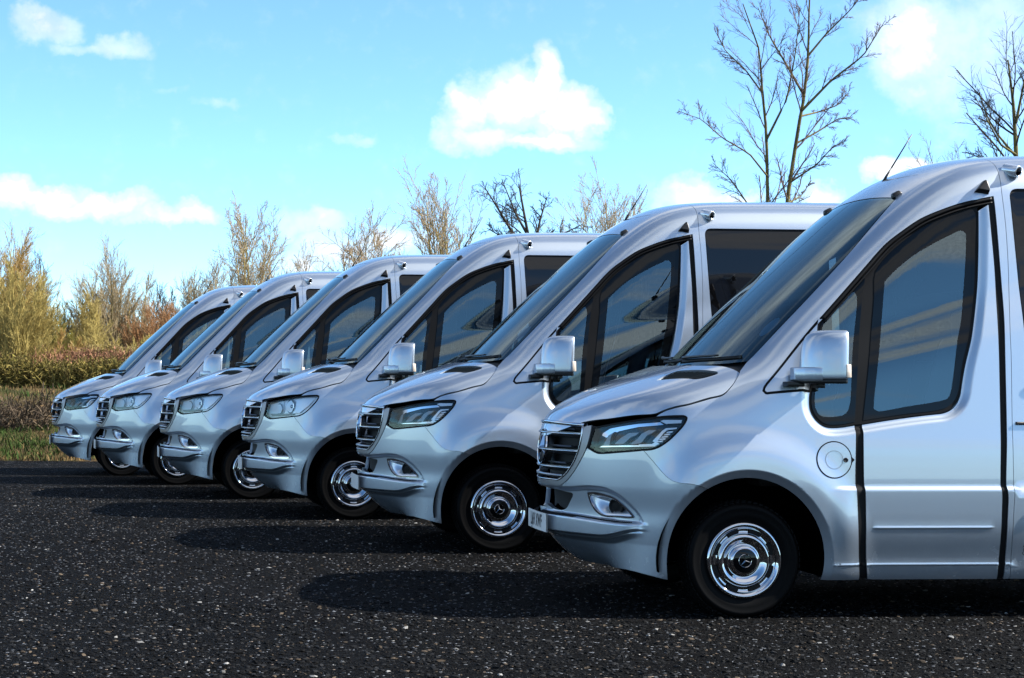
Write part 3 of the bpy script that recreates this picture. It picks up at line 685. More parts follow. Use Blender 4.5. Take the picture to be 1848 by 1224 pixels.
def disc(c, nrm, prof, seg=24):
    c, nrm = np.asarray(c, float), np.asarray(nrm, float); nrm = nrm / np.linalg.norm(nrm)
    ref = np.array([0, 0, 1.0]) if abs(nrm[2]) < .9 else np.array([1.0, 0, 0]); A = np.cross(nrm, ref); A /= np.linalg.norm(A); B = np.cross(nrm, A)
    a = np.arange(seg) * 2 * math.pi / seg; pr = np.asarray(prof, float)
    V = c + pr[:, None, :1] * (np.cos(a)[None, :, None] * A + np.sin(a)[None, :, None] * B) + pr[:, None, 1:] * nrm
    k = len(pr); i, j = np.meshgrid(np.arange(k - 1), np.arange(seg), indexing='ij'); j2 = (j + 1) % seg
    return V.reshape(-1, 3), [np.stack([i * seg + j, i * seg + j2, (i + 1) * seg + j2, (i + 1) * seg + j], -1).reshape(-1, 4), ((k - 1) * seg + np.arange(seg))[None]]
V, Q = disc(fp - fn * .045, fn, [(.052, -.02), (.050, .016), (.043, .020), (.040, .010), (.02, .014), (.004, .015)])
pair_raw('fog_lamp', (toloc(V), Q), dark, bumper)
lgl = NOSE.fwd(lg)
put('lower_grille', mesh_of('lower_grille', sheet(NOSE, [join(lgl, line([lgl[-1], lgl[0]], .02))], .03, off=-.07, skirt=0, mirror=True)), dark, van)
# number plate on the blade
plc = NOSE.pos(np.array([[0, .497]]))[0]; W_P, H_P = .52, .111
yy = np.linspace(-W_P / 2, W_P / 2, 15); px_ = plc[0] - .006 + .12 * yy ** 2
V = np.concatenate([np.stack([px_ - .004 * s, yy, np.full(15, .497 + h)], -1) for s, h in ((0, -H_P / 2), (0, H_P / 2), (-2, -H_P / 2), (-2, H_P / 2))]); i = np.arange(14)
plate = put('number_plate', raw_mesh('number_plate', toloc(V), np.concatenate([np.stack([i, i + 1, i + 16, i + 15], -1), np.stack([i + 30, i + 45, i + 46, i + 31], -1), np.stack([i + 15, i + 16, i + 46, i + 45], -1), np.stack([i, i + 30, i + 31, i + 1], -1)]), False), plate_m, van)
def text_mesh(name, body, height, width_scale=1.0, spacing=1.0):
    c = bpy.data.curves.new('tmp', 'FONT'); c.body = body; c.size = height * 1.39; c.align_x = 'CENTER'; c.align_y = 'CENTER'; c.space_character = spacing; c.space_line = .82
    c.offset = .0022 * height / .079
    o = bpy.data.objects.new('tmp', c); col.objects.link(o); bpy.context.view_layer.update()
    me = bpy.data.meshes.new_from_object(o); bpy.data.objects.remove(o); me.name = name
    V = np.empty(len(me.vertices) * 3); me.vertices.foreach_get('co', V); V = V.reshape(-1, 3); V[:, 0] *= width_scale
    me.materials.clear(); return me, V
me, V = text_mesh('registration_lettering', 'LJ69 XWF', .079, .62, 1.12)
V *= min(1, .47 / np.ptp(V[:, 0]))
yv = -V[:, 0]                                       # reads from in front of the van
W3 = np.stack([plc[0] - .0075 + .12 * yv ** 2, -yv, .497 + V[:, 1]], -1)
me.vertices.foreach_set('co', (W3 - [1, 0, 0]).astype(np.float32).ravel() * np.array([1, -1, 1] * len(W3)) if False else (np.stack([W3[:, 0] - 1.0, yv, W3[:, 2]], -1)).astype(np.float32).ravel())
me.update()
reg_text = put('registration_lettering', me, ink, plate)

# grille
gin = NOSE.fwd(join(smooth(O['gr_surround_in'][::-1]), [O['gr_surround_in'][0]]))
gin_lo = O['gr_surround_in'][-1]
gi = join(smooth(O['gr_surround_in']), smooth([O['gr_surround_in'][-1], (-.05, .20, .762), (-.09, 0, .760)]))      # inner edge down to the chin
go = join(smooth([O['gr_surround_out'][0][:2] + (1.100,)] + O['gr_surround_out'][1:]), smooth(O['gr_bot'] + [(-.09, 0, .746)])[1:])
band_l = NOSE.fwd(join(go, gi[::-1]))
grille = put('grille_surround', mesh_of('grille_surround', sheet(NOSE, [band_l], .02, off=.004, skirt=.05, mirror=True)), satin, van)
giu = NOSE.fwd(gi)
back_l = join(line([(0, 1.105), giu[0]], .03), giu, line([(0, .760), (0, 1.105)], .03))
put('grille_backing', mesh_of('grille_backing', sheet(NOSE, [back_l], .05, off=-.075, skirt=0, mirror=True)), dark, van)
def edge_angle(z): return float(np.interp(-z, -giu[:, 1], giu[:, 0]))
def nose_path(z, a1, off, n=28, droop=0.0):
    a = np.linspace(-a1, a1, n); q = NOSE.pos(np.stack([a, np.full(n, z) + droop * (a / a1) ** 2], -1)); nn = q - np.array([1.0, 0, 0]); nn[:, 2] = 0; nn /= np.linalg.norm(nn, axis=1, keepdims=True)
    return toloc(q + nn * off), nn * np.array([1, -1, 1])
for z in (1.052, .948, .846):
    a1 = edge_angle(z) - .006; P, nn = nose_path(z, a1, .004)
    s = put('grille_slat', raw_mesh('grille_slat', *sweep(P, [(0, -.004), (.0, .006), (-.02, .020), (-.062, .034), (-.066, .026), (-.03, -.004)], normals=nn), False), slatm, van)
    P, nn = nose_path(z - .006, a1, .006)
    put('slat_trim', raw_mesh('slat_trim', *sweep(P, [(-.006, -.005), (.003, -.004), (.004, .003), (-.006, .005)], normals=nn)), chrome, s)
    P, nn = nose_path(z + .026, a1 * .80, -.018)
    put('slat_vane', raw_mesh('slat_vane', *sweep(P, [(0, 0), (-.006, .010), (-.05, .014), (-.05, .004)], normals=nn), False), slatm, s)
P, nn = nose_path(.787, edge_angle(.79) - .01, .006)
put('grille_slat', raw_mesh('grille_slat', *sweep(P, [(-.008, -.012), (.004, -.010), (.006, .004), (-.03, .012), (-.05, .002)], normals=nn)), slatm, van)
# bright bead along the inner edge of the surround, and along the nose of the bonnet
gb = NOSE.pos(giu); nn = gb - np.array([1.0, 0, 0]); nn[:, 2] = 0; nn /= np.linalg.norm(nn, axis=1, keepdims=True)
pair_raw('grille_bead', tube(toloc(gb + nn * .004), .0055), chrome, van)
P, nn = nose_path(1.112, edge_angle(1.09) + .02, .010, 40, -.012)
put('bonnet_trim', raw_mesh('bonnet_trim', *sweep(P, [(-.03, -.012), (.0, -.010), (.007, .0), (.0, .012), (-.03, .018)], normals=nn)), chrome, van)
P, nn = nose_path(1.088, edge_angle(1.09), -.022, 40, -.008)
put('bonnet_gap', raw_mesh('bonnet_gap', *sweep(P, [(-.04, -.010), (0, -.010), (0, .02), (-.04, .02)], normals=nn)), dark, van)
# three-pointed star in a ring
EC = np.array([.040, 0, .955]); EN = np.array([-1, 0, .12]); EN /= np.linalg.norm(EN)
def star(c, n, up, R_, r_hub, depth):
    n, up = np.asarray(n, float), np.asarray(up, float); rt = np.cross(up, n); V = [c + n * depth, c - n * depth * .4]; Q = []
    for k in range(3):
        a, b = R(90 + 120 * k), R(90 + 120 * k + 60)
        V.append(c + R_ * (math.cos(a) * rt + math.sin(a) * up) + n * depth * .15); V.append(c + r_hub * (math.cos(b) * rt + math.sin(b) * up))
    for k in range(3):
        t, v1, v0 = 2 + 2 * k, 3 + 2 * k, 3 + 2 * ((k + 2) % 3); Q += [(0, t, v1), (0, v0, t), (1, v1, t), (1, t, v0)]
    return np.array(V), np.array(Q)
eup = np.array([.12, 0, 1]); eup /= np.linalg.norm(eup)
em = put('grille_emblem', raw_mesh('grille_emblem', *merge(tuple((lambda s: (toloc(s[0]), [s[1]]))(star(EC, EN, eup, .104, .022, .024))), (lambda s: (toloc(s[0]), s[1]))(disc(EC, EN, [(.113, -.006), (.117, .004), (.111, .012), (.103, .010), (.101, .0), (.103, -.006)], 40))[:1] + ([(lambda s: s[1])(disc(EC, EN, [(.113, -.006), (.117, .004), (.111, .012), (.103, .010), (.101, .0), (.103, -.006)], 40))[0]],)), False), chrome, van)
V, Q = disc(EC - EN * .010, EN, [(.112, -.03), (.112, 0), (.05, .004)], 32)
put('emblem_base', raw_mesh('emblem_base', toloc(V), Q), plastic, em)

# headlights: two patterns
hl = n2(S['hl_top'], S['hl_out'], S['hl_bot'], S['hl_in'])
pz = lambda L: (lambda A: line(np.concatenate([A, A[:1]]), .012)[:-1])(np.array(L))
H = {'drl': [(1.044,1.013),(1.03,1.019),(1.092,1.084),(1.113,1.097),(1.179,1.102),(1.175,1.094),(1.122,1.087),(1.101,1.072),(1.056,1.013),(1.074,1.005),(1.044,.99),(.942,.989),(.941,.998),(1.027,1.002)],
 'top': [(1.077,1.138),(1.098,1.145),(1.208,1.146),(1.202,1.128),(1.112,1.122)], 'low': [(.649,.972),(.671,.981),(1.044,.996),(1.048,.989),(.78,.978)],
 'b1': [(.763,.995),(.807,1.032),(.865,1.063),(.937,1.069),(.915,1.052),(.877,1.038),(.83,.999),(.795,.994)],
 'b2': [(.88,.998),(.926,1.031),(.952,1.061),(.996,1.083),(1.049,1.086),(1.02,1.066),(.989,1.053),(.95,1.006),(.908,.997)],
 'b3': [(.671,.981),(.71,1.047),(.756,1.069),(.732,1.047),(.718,.985)],
 'arc': [(.635,1.049),(.725,1.094),(.869,1.116),(1.067,1.135),(1.089,1.12),(.92,1.102),(.782,1.074),(.684,1.033)]}
for k in range(5):
    t = k / 4; a, z = 1.120 + t * (1.061 - 1.120), 1.077 + t * (1.021 - 1.077); w = .036
    H['fin%d' % k] = [(a, z), (a + w, z + .004), (a + w - .006, z - .005), (a - .006, z - .008)]
hl_frame = NOSE.fwd(NOSE.pos(hl)); hl_open = inset(hl, .011)
def make_lamp(kind):
    out = []
    for f in (False, True):
        T = lambda loops, st, off, sk: mesh_of('x', sheet(NOSE, loops, st, off=off, skirt=sk), f)
        root = put('headlight', T([hl, hl_open], .03, -.003, .06), rubber, van); out.append(root)
        put('lens', T([inset(hl, .008)], .03, -.006, 0), lens_glass, root)
        if kind == 'led':
            put('lamp_housing', T([inset(hl, .004)], .03, -.060, 0), frit, root)
            for nm, key, mt, off, sk in (('light_strip', 'drl', white_m, -.020, .02), ('light_strip', 'top', white_m, -.016, .02), ('lower_trim', 'low', chrome, -.024, .02),
                                         ('projector', 'b1', satin, -.030, .02), ('projector', 'b2', satin, -.030, .02), ('projector', 'b3', satin, -.034, .02), ('upper_reflector', 'arc', chrome, -.045, .012)):
                put(nm, T([pz(H[key])], .012, off, sk), mt, root)
            for k in range(5): put('lamp_fin', T([pz(H['fin%d' % k])], .01, -.020, .015), white_m, root)
        else:
            put('lamp_housing', T([inset(hl, .004)], .03, -.040, 0), reflect_m, root)
            L = inset(hl, .010)
            for nm, rng, off, mt in (('reflector', [(.65,1.06),(.72,1.09),(.82,1.11),(.83,1.0),(.70,.985),(.64,1.0)], -.030, reflect_m), ('reflector', [(1.01,1.125),(1.20,1.142),(1.13,1.07),(1.035,1.00),(.95,.99),(.975,1.06)], -.022, reflect_m),
                                     ('lower_trim', [(.64,.985),(.97,.995),(.95,.977),(.76,.964),(.67,.965)], -.022, satin)):
                put(nm, T([pz(rng)], .02, off, .025), mt, root)
            for a, z, r in ((.905, 1.06, .060), (.765, 1.035, .046)):
                p = NOSE.pos(np.array([[a, z]]))[0]; n_ = np.array([-.90, .42, .05])
                V, Q = disc(p - n_ * .05, n_, [(r * 1.1, .022), (r, .024), (r * .96, .010), (r * .8, -.006), (r * .5, -.018), (r * .3, -.02), (r * .28, .012), (.004, .016)], 28)
                V = toloc(V); put('lamp_bowl', raw_mesh('lamp_bowl', flipV(V) if f else V, flipQ(Q) if f else Q), chrome, root)
    return out
led = make_lamp('led'); hal = make_lamp('halogen')

# wheels
def make_wheel(x, flip):
    c = (x - 1.0, -.948, .335); fl = lambda VQ: (flipV(VQ[0]), flipQ(VQ[1])) if flip else VQ
    root = put('wheel', raw_mesh('wheel', *fl(lathe([(.215, -.20), (.215, -.012), (.20, -.022), (.05, -.03), (.0, -.03)], 40, centre=c))), steel, van)
    tp = [(.212, -.21), (.25, -.222), (.30, -.222), (.328, -.205), (.337, -.17), (.338, -.11), (.337, -.05), (.329, -.018), (.318, -.004), (.300, .004), (.296, .0015), (.27, .005), (.245, .0), (.226, -.010), (.214, -.012)]
    V, Q = lathe(tp, 96, centre=c)
    put('tyre', raw_mesh('tyre', *fl((V, Q))), tyre_m, root)
    blocks = []
    for k in range(60):
        a = 2 * math.pi * k / 60
        for (y0, y1, tw) in ((-.045, -.012, .0), (-.085, -.052, .5), (-.125, -.092, 0), (-.165, -.132, .5), (-.2, -.172, 0)):
            aa = a + tw * 2 * math.pi / 60; w = .036; r0, r1 = .330, .3425 - (.006 if y0 > -.05 or y1 < -.17 else 0)
            P = []
            for rr in (r0, r1):
                for da in (-w, w):
                    for yy_ in (y0, y1): P.append((rr * math.cos(aa + da) + c[0], -yy_ + c[1], rr * math.sin(aa + da) + c[2]))
            blocks.append((np.array(P), [np.array([[4, 5, 7, 6], [0, 4, 6, 2], [1, 3, 7, 5], [0, 1, 5, 4], [2, 6, 7, 3]])]))
    V, Q = merge(*blocks)
    tr = put('tread', raw_mesh('tread', *fl((V, [np.concatenate(Q)])), False), tyre_m, root); tr['kind'] = 'stuff'
    put('wheel_trim', raw_mesh('wheel_trim', *fl(lathe([(.224, -.012), (.222, -.002), (.216, .008), (.207, .012), (.197, .008), (.188, -.006), (.178, -.016), (.164, -.018), (.156, -.012), (.149, .002), (.140, .009), (.131, .008), (.118, -.002), (.10, -.012), (.088, -.014), (.085, .004), (.080, .014), (.070, .016)], 72, centre=c))), chrome, root)
    slots = []; rims = []
    for k in range(8):
        a0 = R(22 + 45 * k); aa = np.linspace(-.22, .22, 9)
        o_ = [(.182 if abs(t) < .2 else .178, a0 + t) for t in aa] + [(.160 if abs(t) < .2 else .164, a0 + t) for t in aa[::-1]]
        P = np.array([(r * math.cos(a) + c[0], c[1] - (-.0135 if r > .17 else -.0145), r * math.sin(a) + c[2]) for r, a in o_]); P[:, 1] -= .0035
        slots.append((P, [np.arange(18)[None]])); rims.append(tube(np.concatenate([P, P[:1]]) , .0025, 4))
    sl = [put('trim_slot', raw_mesh('trim_slot', *fl(s), False), dark, root) for s in slots]
    for s_, r_ in zip(sl, rims): pass
    V, Q = lathe([(.070, .016), (.060, .019), (.0, .020)], 40, centre=c)
    cap = put('hub_cap', raw_mesh('hub_cap', *fl((V, Q))), frit, root)
    C2 = np.array([c[0], c[1] - .021, c[2]]); n_ = np.array([0, -1.0, 0]); a = R(14); up_ = np.array([-math.sin(a), 0, math.cos(a)])
    sV, sQ = star(C2, n_, up_, .036, .0045, .003); ring = tube(np.array([C2 + .037 * np.array([math.cos(t), 0, math.sin(t)]) for t in np.linspace(0, 2 * math.pi, 41)]), .0016, 4)
    V, Q = merge((sV, [sQ]), ring); put('hub_emblem', raw_mesh('hub_emblem', *fl((V, Q)), False), chrome, root)
    return root
for x in (AX, RX):
    for f in (0, 1): make_wheel(x, f)
    V, Q = lathe([(.50, -.02), (.50, -.42), (.0, -.42)], 40, (R(-12), R(188)), centre=(x - 1.0, -.955, .335))
    pair_raw('arch_liner', (V * np.array([1, 1, 1]), Q), under, van)

# side mirrors
def mirror_mesh():
    # outline in plan (front face first) lofted over height, all in van space
    lev = [(1.378, .95, 0), (1.385, 1.0, 0), (1.44, 1.0, .0), (1.53, .985, .004), (1.595, .94, .012), (1.636, .86, .022), (1.658, .70, .038), (1.663, .45, .052)]
    base = np.array([-.012, 0]) + np.array([(1.312, 1.015), (1.317, 1.06), (1.343, 1.11), (1.388, 1.152), (1.44, 1.178), (1.49, 1.196), (1.522, 1.202), (1.543, 1.196), (1.547, 1.18), (1.533, 1.16), (1.47, 1.06), (1.43, .995), (1.40, .985), (1.345, .985)])
    c = base.mean(0) + [.02, 0]; n = len(base); V = []
    for z, s, sh in lev:
        q = c + (base - c) * s + [sh, -sh * .3]; V.append(np.column_stack([q, np.full(n, z)]))
    V = np.concatenate(V); k = len(lev); i, j = np.meshgrid(np.arange(k - 1), np.arange(n), indexing='ij'); j2 = (j + 1) % n
    Q = np.stack([i * n + j, i * n + j2, (i + 1) * n + j2, (i + 1) * n + j], -1).reshape(-1, 4)
    return toloc(V), [Q, np.arange(n)[None, ::-1], ((k - 1) * n + np.arange(n))[None]]
for f in (0, 1):
    fl = lambda VQ: (flipV(VQ[0]), flipQ(VQ[1])) if f else (VQ[0], VQ[1] if isinstance(VQ[1], list) else [VQ[1]])
    V, Q = fl(mirror_mesh()); me = raw_mesh('side_mirror', V, Q); mir = put('side_mirror', me, paint, van)
    sm = mir.modifiers.new('sub', 'SUBSURF'); sm.levels = sm.render_levels = 2
    ab = [(1.262, .985), (1.268, 1.05), (1.308, 1.105), (1.352, 1.140), (1.395, 1.162), (1.40, 1.10), (1.37, 1.0), (1.34, .96)]
    P = np.array([(x, y, z) for z in (1.372, 1.450) for x, y in ab]); n = len(ab); j = np.arange(n); j2 = (j + 1) % n
    V, Q = fl((toloc(P), [np.stack([j, j2, j2 + n, j + n], -1), j[None, ::-1], (j + n)[None]]))
    put('mirror_arm', bevelled('mirror_arm', V, Q, .009), paint, mir)
    ft = [(1.275, 1.00), (1.315, 1.09), (1.36, 1.13), (1.44, 1.168), (1.52, 1.192), (1.535, 1.175), (1.46, 1.06), (1.42, .995)]
    P = np.array([(x, y, z) for z in (1.356, 1.383) for x, y in ft]); n = len(ft); j = np.arange(n); j2 = (j + 1) % n
    V, Q = fl((toloc(P), [np.stack([j, j2, j2 + n, j + n], -1), j[None, ::-1], (j + n)[None]])); put('mirror_foot', bevelled('mirror_foot', V, Q, .008), plastic, mir)
    V, Q = fl(merge((lambda b: (toloc(b[0]), [b[1]]))(box((1.28, 1.0, 1.352), (.10, .10, .03))), (lambda b: (toloc(b[0]), [b[1]]))(box((1.42, 1.02, 1.345), (.05, .09, .03))))); put('mirror_bracket', bevelled('mirror_bracket', V, Q, .006), plastic, mir)
    P = np.array([(1.516, 1.205, 1.39), (1.544, 1.202, 1.39), (1.5515, 1.180, 1.39), (1.514, 1.205, 1.466), (1.542, 1.201, 1.466), (1.5495, 1.180, 1.466)])
    P = np.concatenate([P, P - [.0, .02, 0]]); V, Q = fl((toloc(P), [np.array([[0, 1, 4, 3], [1, 2, 5, 4], [6, 9, 10, 7], [7, 10, 11, 8], [0, 6, 7, 1], [1, 7, 8, 2], [3, 4, 10, 9], [4, 5, 11, 10], [0, 3, 9, 6], [2, 8, 11, 5]])]))
    put('indicator', bevelled('indicator', V, Q, .004), amber_m, mir)
    V, Q = fl((toloc(np.array([(1.452, 1.05, 1.40), (1.552, 1.185, 1.40), (1.555, 1.175, 1.62), (1.47, 1.06, 1.63)])) + [-.022, 0, 0], [np.array([[0, 1, 2, 3]])])); put('mirror_glass', raw_mesh('mirror_glass', V, Q, False), chrome, mir)

# fuel flap, on the near side only
fc = side_pt(1.518, .917)[0]
ang = np.linspace(0, 2 * math.pi, 49)[:-1]
ring = lambda r: BODY.fwd(side_pt(1.518 + r * np.cos(ang), .917 + r * np.sin(ang)))
flap = put('fuel_flap', mesh_of('fuel_flap', sheet(BODY, [ring(.101)], .03, off=.003, skirt=.004)), paint, van)
put('flap_gap', mesh_of('flap_gap', sheet(BODY, [ring(.108), ring(.098)], .03, off=.0012, skirt=0)), rubber, flap)
put('flap_groove', mesh_of('flap_groove', sheet(BODY, [ring(.0535), ring(.0505)], .03, off=.0045, skirt=0)), satin, flap)
V, Q = disc(side_pt(1.587, .916)[0] + [0, .003, 0], (0, 1, 0), [(.014, -.004), (.014, .003), (.010, .004), (.009, .001), (.003, .002)], 20); put('flap_lock', raw_mesh('flap_lock', toloc(V), Q), steel, flap)
P = np.array([side_pt(1.622, .935)[0], side_pt(1.640, .917)[0], side_pt(1.622, .898)[0]]) + [0, .004, 0]; put('flap_notch', raw_mesh('flap_notch', toloc(np.concatenate([P, P - [0, .01, 0]])), [np.array([[0, 1, 2]]), np.array([[0, 3, 4, 1], [1, 4, 5, 2]])], False), rubber, flap)

# lamps and cameras on the cant rail, both sides
def on_body(X, Z): p = side_pt(X, Z); return p[0], gradF(F, p)[0]
p, n_ = on_body(2.47, 2.50)
tri = np.array([(2.438, 2.491), (2.527, 2.477), (2.530, 2.499), (2.520, 2.554), (2.510, 2.565), (2.500, 2.559), (2.448, 2.501)])
Pb = side_pt(tri[:, 0], tri[:, 1]); ct = Pb.mean(0); Pt = ct + (Pb - ct) * .78 + n_ * .040; Pb = Pb - n_ * .004; k = len(tri); j = np.arange(k); j2 = (j + 1) % k
pair('marker_lamp', (np.zeros((0, 3)), None, None), None, None) if False else None
V = toloc(np.concatenate([Pb, Pt])); Q = [np.stack([j, j2, j2 + k, j + k], -1), (j + k)[None]]
for f in (0, 1): put('marker_lamp', bevelled('marker_lamp', flipV(V) if f else V, Q, .006), plastic, van)
cp, cn = on_body(2.685, 2.631); ax = np.array([.45, .80, -.22]); ax /= np.linalg.norm(ax)
V, Q = disc(cp - ax * .005, ax, [(.036, -.03), (.036, .062), (.034, .066), (.026, .066), (.025, .058), (.01, .056)], 28)
for o, f in zip(pair_raw('roof_camera', (toloc(V), Q), bezel, van), (0, 1)):
    lv, lq = disc(cp + ax * .048, ax, [(.026, 0), (.025, .010), (.019, .020), (.010, .026), (.002, .028)], 24); lv = toloc(lv)
    put('camera_lens', raw_mesh('camera_lens', flipV(lv) if f else lv, flipQ(lq) if f else lq), frit, o)
p = top_pts([(2.085, .55)])[0]
for f in (0, 1):
    V, Q = box((0, 0, 0), (.07, .05, .03), taper=.7); V = V @ np.array(Matrix.Rotation(R(-28), 3, 'Y')).T + toloc(p[None])[0] + [0, 0, .008]
    put('clearance_lamp', bevelled('clearance_lamp', flipV(V) if f else V, [Q], .008), plastic, van)
p = toloc(top_pts([(2.25, -.03)]))[0]
an = put('aerial', raw_mesh('aerial', *merge(tube([p - [0, 0, .01], p + [.02, 0, .03], p + [.055, 0, .085]], [.012, .008, .004]), tube([p + [.055, 0, .085], p + [.19, 0, .30]], [.0056, .0035], 5))), plastic, van)
# sliding-door rail on the near side, small round lamps and the owner's lettering (cut by the edge of the photograph)
P = toloc(side_pt(np.linspace(2.615, 5.85, 60), np.full(60, 1.129))); put('door_rail', raw_mesh('door_rail', *sweep(P + [0, -.002, 0], [(-.01, -.009), (.004, -.009), (.004, .009), (-.01, .009)])), rubber, van)
for x, z in ((2.712, 1.319), (2.693, .588)):
    c_ = side_pt(x, z)[0]; V, Q = disc(c_, (0, 1, 0), [(.036, -.01), (.036, .008), (.030, .010), (.029, .004)], 28); lm = put('side_lamp', raw_mesh('side_lamp', toloc(V), Q), rubber if z > 1 else chrome, van)
    V, Q = disc(c_, (0, 1, 0), [(.029, .003), (.024, .009), (.003, .012)], 28); put('lamp_lens', raw_mesh('lamp_lens', toloc(V), Q), red_m, lm)
me, V = text_mesh('owner_lettering', 'AM\nCR\nOX', .019, 1.0); q = side_pt(2.666 + V[:, 0], .396 + V[:, 1]); V = toloc(q + [0, .002, 0])
me.vertices.foreach_set('co', V.astype(np.float32).ravel()); me.update(); own = put('owner_lettering', me, print_m, van)
# back of the vehicle, underside, cabin
for s in (-1, 1): V, Q = box((4.955, s * .88, 1.0), (.05, .14, .5)); put('tail_lamp', bevelled('tail_lamp', V, [Q], .015), red_m, van)
V, Q = box((4.953, 0, 1.9), (.03, 1.3, .8)); put('back_window', bevelled('back_window', V, [Q], .012), privacy, van)
V, Q = merge(box((2.4, 0, .43), (5.0, 1.05, .30)), box((2.6, 0, .40), (2.2, 1.66, .30)), box((-.05, 0, .56), (.9, .90, .40)), box((4.6, 0, .40), (.5, 1.66, .3))); put('chassis', raw_mesh('chassis', V, Q, False), under, van)
V, Q = merge(box((2.6, 0, .68), (4.4, 1.80, .06))); put('cabin_floor', raw_mesh('cabin_floor', V, Q, False), interior, van)
dsh = np.array([(.18, 1.38), (.55, 1.40), (.62, 1.30), (.60, 1.0), (.40, .75), (.15, .75)]); P = np.array([(x, y, z) for y in (-.78, .78) for x, z in dsh]); j = np.arange(6); j2 = (j + 1) % 6
put('dashboard', bevelled('dashboard', P, [np.stack([j, j2, j2 + 6, j + 6], -1), j[None], (j + 6)[None]], .03), interior, van)
V, Q = tube([np.array([.78 + .07 * math.sin(t), .42 + .20 * math.cos(t), 1.28 + .19 * math.sin(t)]) for t in np.linspace(0, 2 * math.pi, 33)], .014, 6)
put('steering_wheel', raw_mesh('steering_wheel', V, Q), interior, van)
for y in (-.46, .46):
    V, Q = merge(box((1.15, y, .98), (.50, .50, .18)), box((1.10, y, .80), (.34, .40, .22)))
    st = put('cab_seat', bevelled('cab_seat', V, Q, .04), fabric, van)
    V, Q = box((0, 0, 0), (.13, .48, .66), taper=.9); V = V @ np.array(Matrix.Rotation(R(14), 3, 'Y')).T + [1.46, y, 1.32]; put('seat_back', bevelled('seat_back', V, [Q], .05), fabric, st)
    V, Q = box((1.555, y, 1.72), (.09, .26, .18)); put('head_rest', bevelled('head_rest', V, [Q], .04), fabric, st)
V, Q = merge(*[box((x, y, 1.25), (.14, .42, 1.0)) for x in (2.3, 3.1, 3.9) for y in (-.62, .62)]); 
for k, (x, y) in enumerate([(x, y) for x in (2.3, 3.1, 3.9) for y in (-.62, .62)]): V, Q = box((x, y, 1.2), (.16, .42, 1.0), taper=.85); put('passenger_seat', bevelled('passenger_seat', V, [Q], .05), fabric, van)

# ------------------------------------------------------------------ six vans in echelon
def kids(o): return [c for c in bpy.data.objects if c.parent == o]
PLACE = [((2.466, 11.235), 4.72, -0.021, 'led', 'silver minibus nearest the camera, fuel flap and whole cab door in full view'),
         ((1.426, 14.62), 4.76, 0.025, 'led', 'second silver minibus from the camera, dark-lensed headlight, right behind the nearest one'),
         ((0.381, 17.703), 6.26, 0.031, 'halogen', 'third silver minibus from the camera, the nearest of those with clear headlights'),
         ((-0.661, 20.627), 6.78, 0.014, 'halogen', 'fourth silver minibus from the camera, middle one of three with clear headlights'),
         ((-1.725, 23.478), 9.14, -0.003, 'halogen', 'fifth silver minibus from the camera, clear headlights, next to the farthest one'),
         ((-2.707, 26.298), 8.82, -0.047, 'led', 'farthest silver minibus of the row, dark-lensed headlight, nose beside the grass bank')]
GROUP = 'silver minibuses parked in a slanting row'
children = {}
for o in bpy.data.objects:
    if o.parent: children.setdefault(o.parent.name, []).append(o)
def copy_tree(o, parent, skip):
    c = o.copy(); col.objects.link(c); c.parent = parent
    for ch in children.get(o.name, []):
        if ch.name not in skip: copy_tree(ch, c, skip)
    return c
skip_led, skip_hal = {o.name for o in led}, {o.name for o in hal}
vans = [van]
for (x, y), yaw, dz, kind, label in PLACE[1:]:
    r = van.copy(); col.objects.link(r); vans.append(r)
    skip = (skip_hal if kind == 'led' else skip_led) | {reg_text.name, own.name}
    for ch in children[van.name]:
        if ch.name not in skip: copy_tree(ch, r, skip)
for o in hal:
    for ch in children[o.name]: bpy.data.objects.remove(ch)
    bpy.data.objects.remove(o)
for r, ((x, y), yaw, dz, kind, label) in zip(vans, PLACE):
    r.location = (x, y, dz); r.rotation_euler = (0, 0, R(yaw)); tag(r, label, 'minibus', GROUP)

# ------------------------------------------------------------------ ground, bank, hedge line
rng = np.random.default_rng(7)
dip = spl([0, 11.2, 14.6, 17.7, 20.6, 23.5, 26.3, 31, 60], [-.021, -.021, .025, .031, .014, -.003, -.047, -.055, -.055])
def edge_y(x): x = x - 3.6; return 30.6 + .05 * x + .35 * np.sin(x * .55 + 1) + .18 * np.sin(x * 1.7)
def bank(x, y):
    d = y - edge_y(x)
    h = dip(np.minimum(y, 31)) + .22 * sstep(.1, 2.2, d) + .95 * sstep(1.5, 15, d) + .35 * sstep(12, 40, d)
    return h + np.where(d > 0, .05 * np.sin(x * 1.3 + y * .7) * sstep(0, 3, d) + .035 * np.sin(x * 3.1 - y * 2.3) * sstep(0, 2, d), 0)
def grid(name, xs, ys, zf, mat, **kw):
    X, Y = np.meshgrid(xs, ys); V = np.stack([X, Y, zf(X, Y)], -1).reshape(-1, 3); n, k = X.shape
    i, j = np.meshgrid(np.arange(n - 1), np.arange(k - 1), indexing='ij'); Q = np.stack([i * k + j, i * k + j + 1, (i + 1) * k + j + 1, (i + 1) * k + j], -1).reshape(-1, 4)
    return put(name, raw_mesh(name, V, Q), mat, **kw)
gravel = pbr('dark_gravel', (.02, .02, .021), .9, 0, .04)
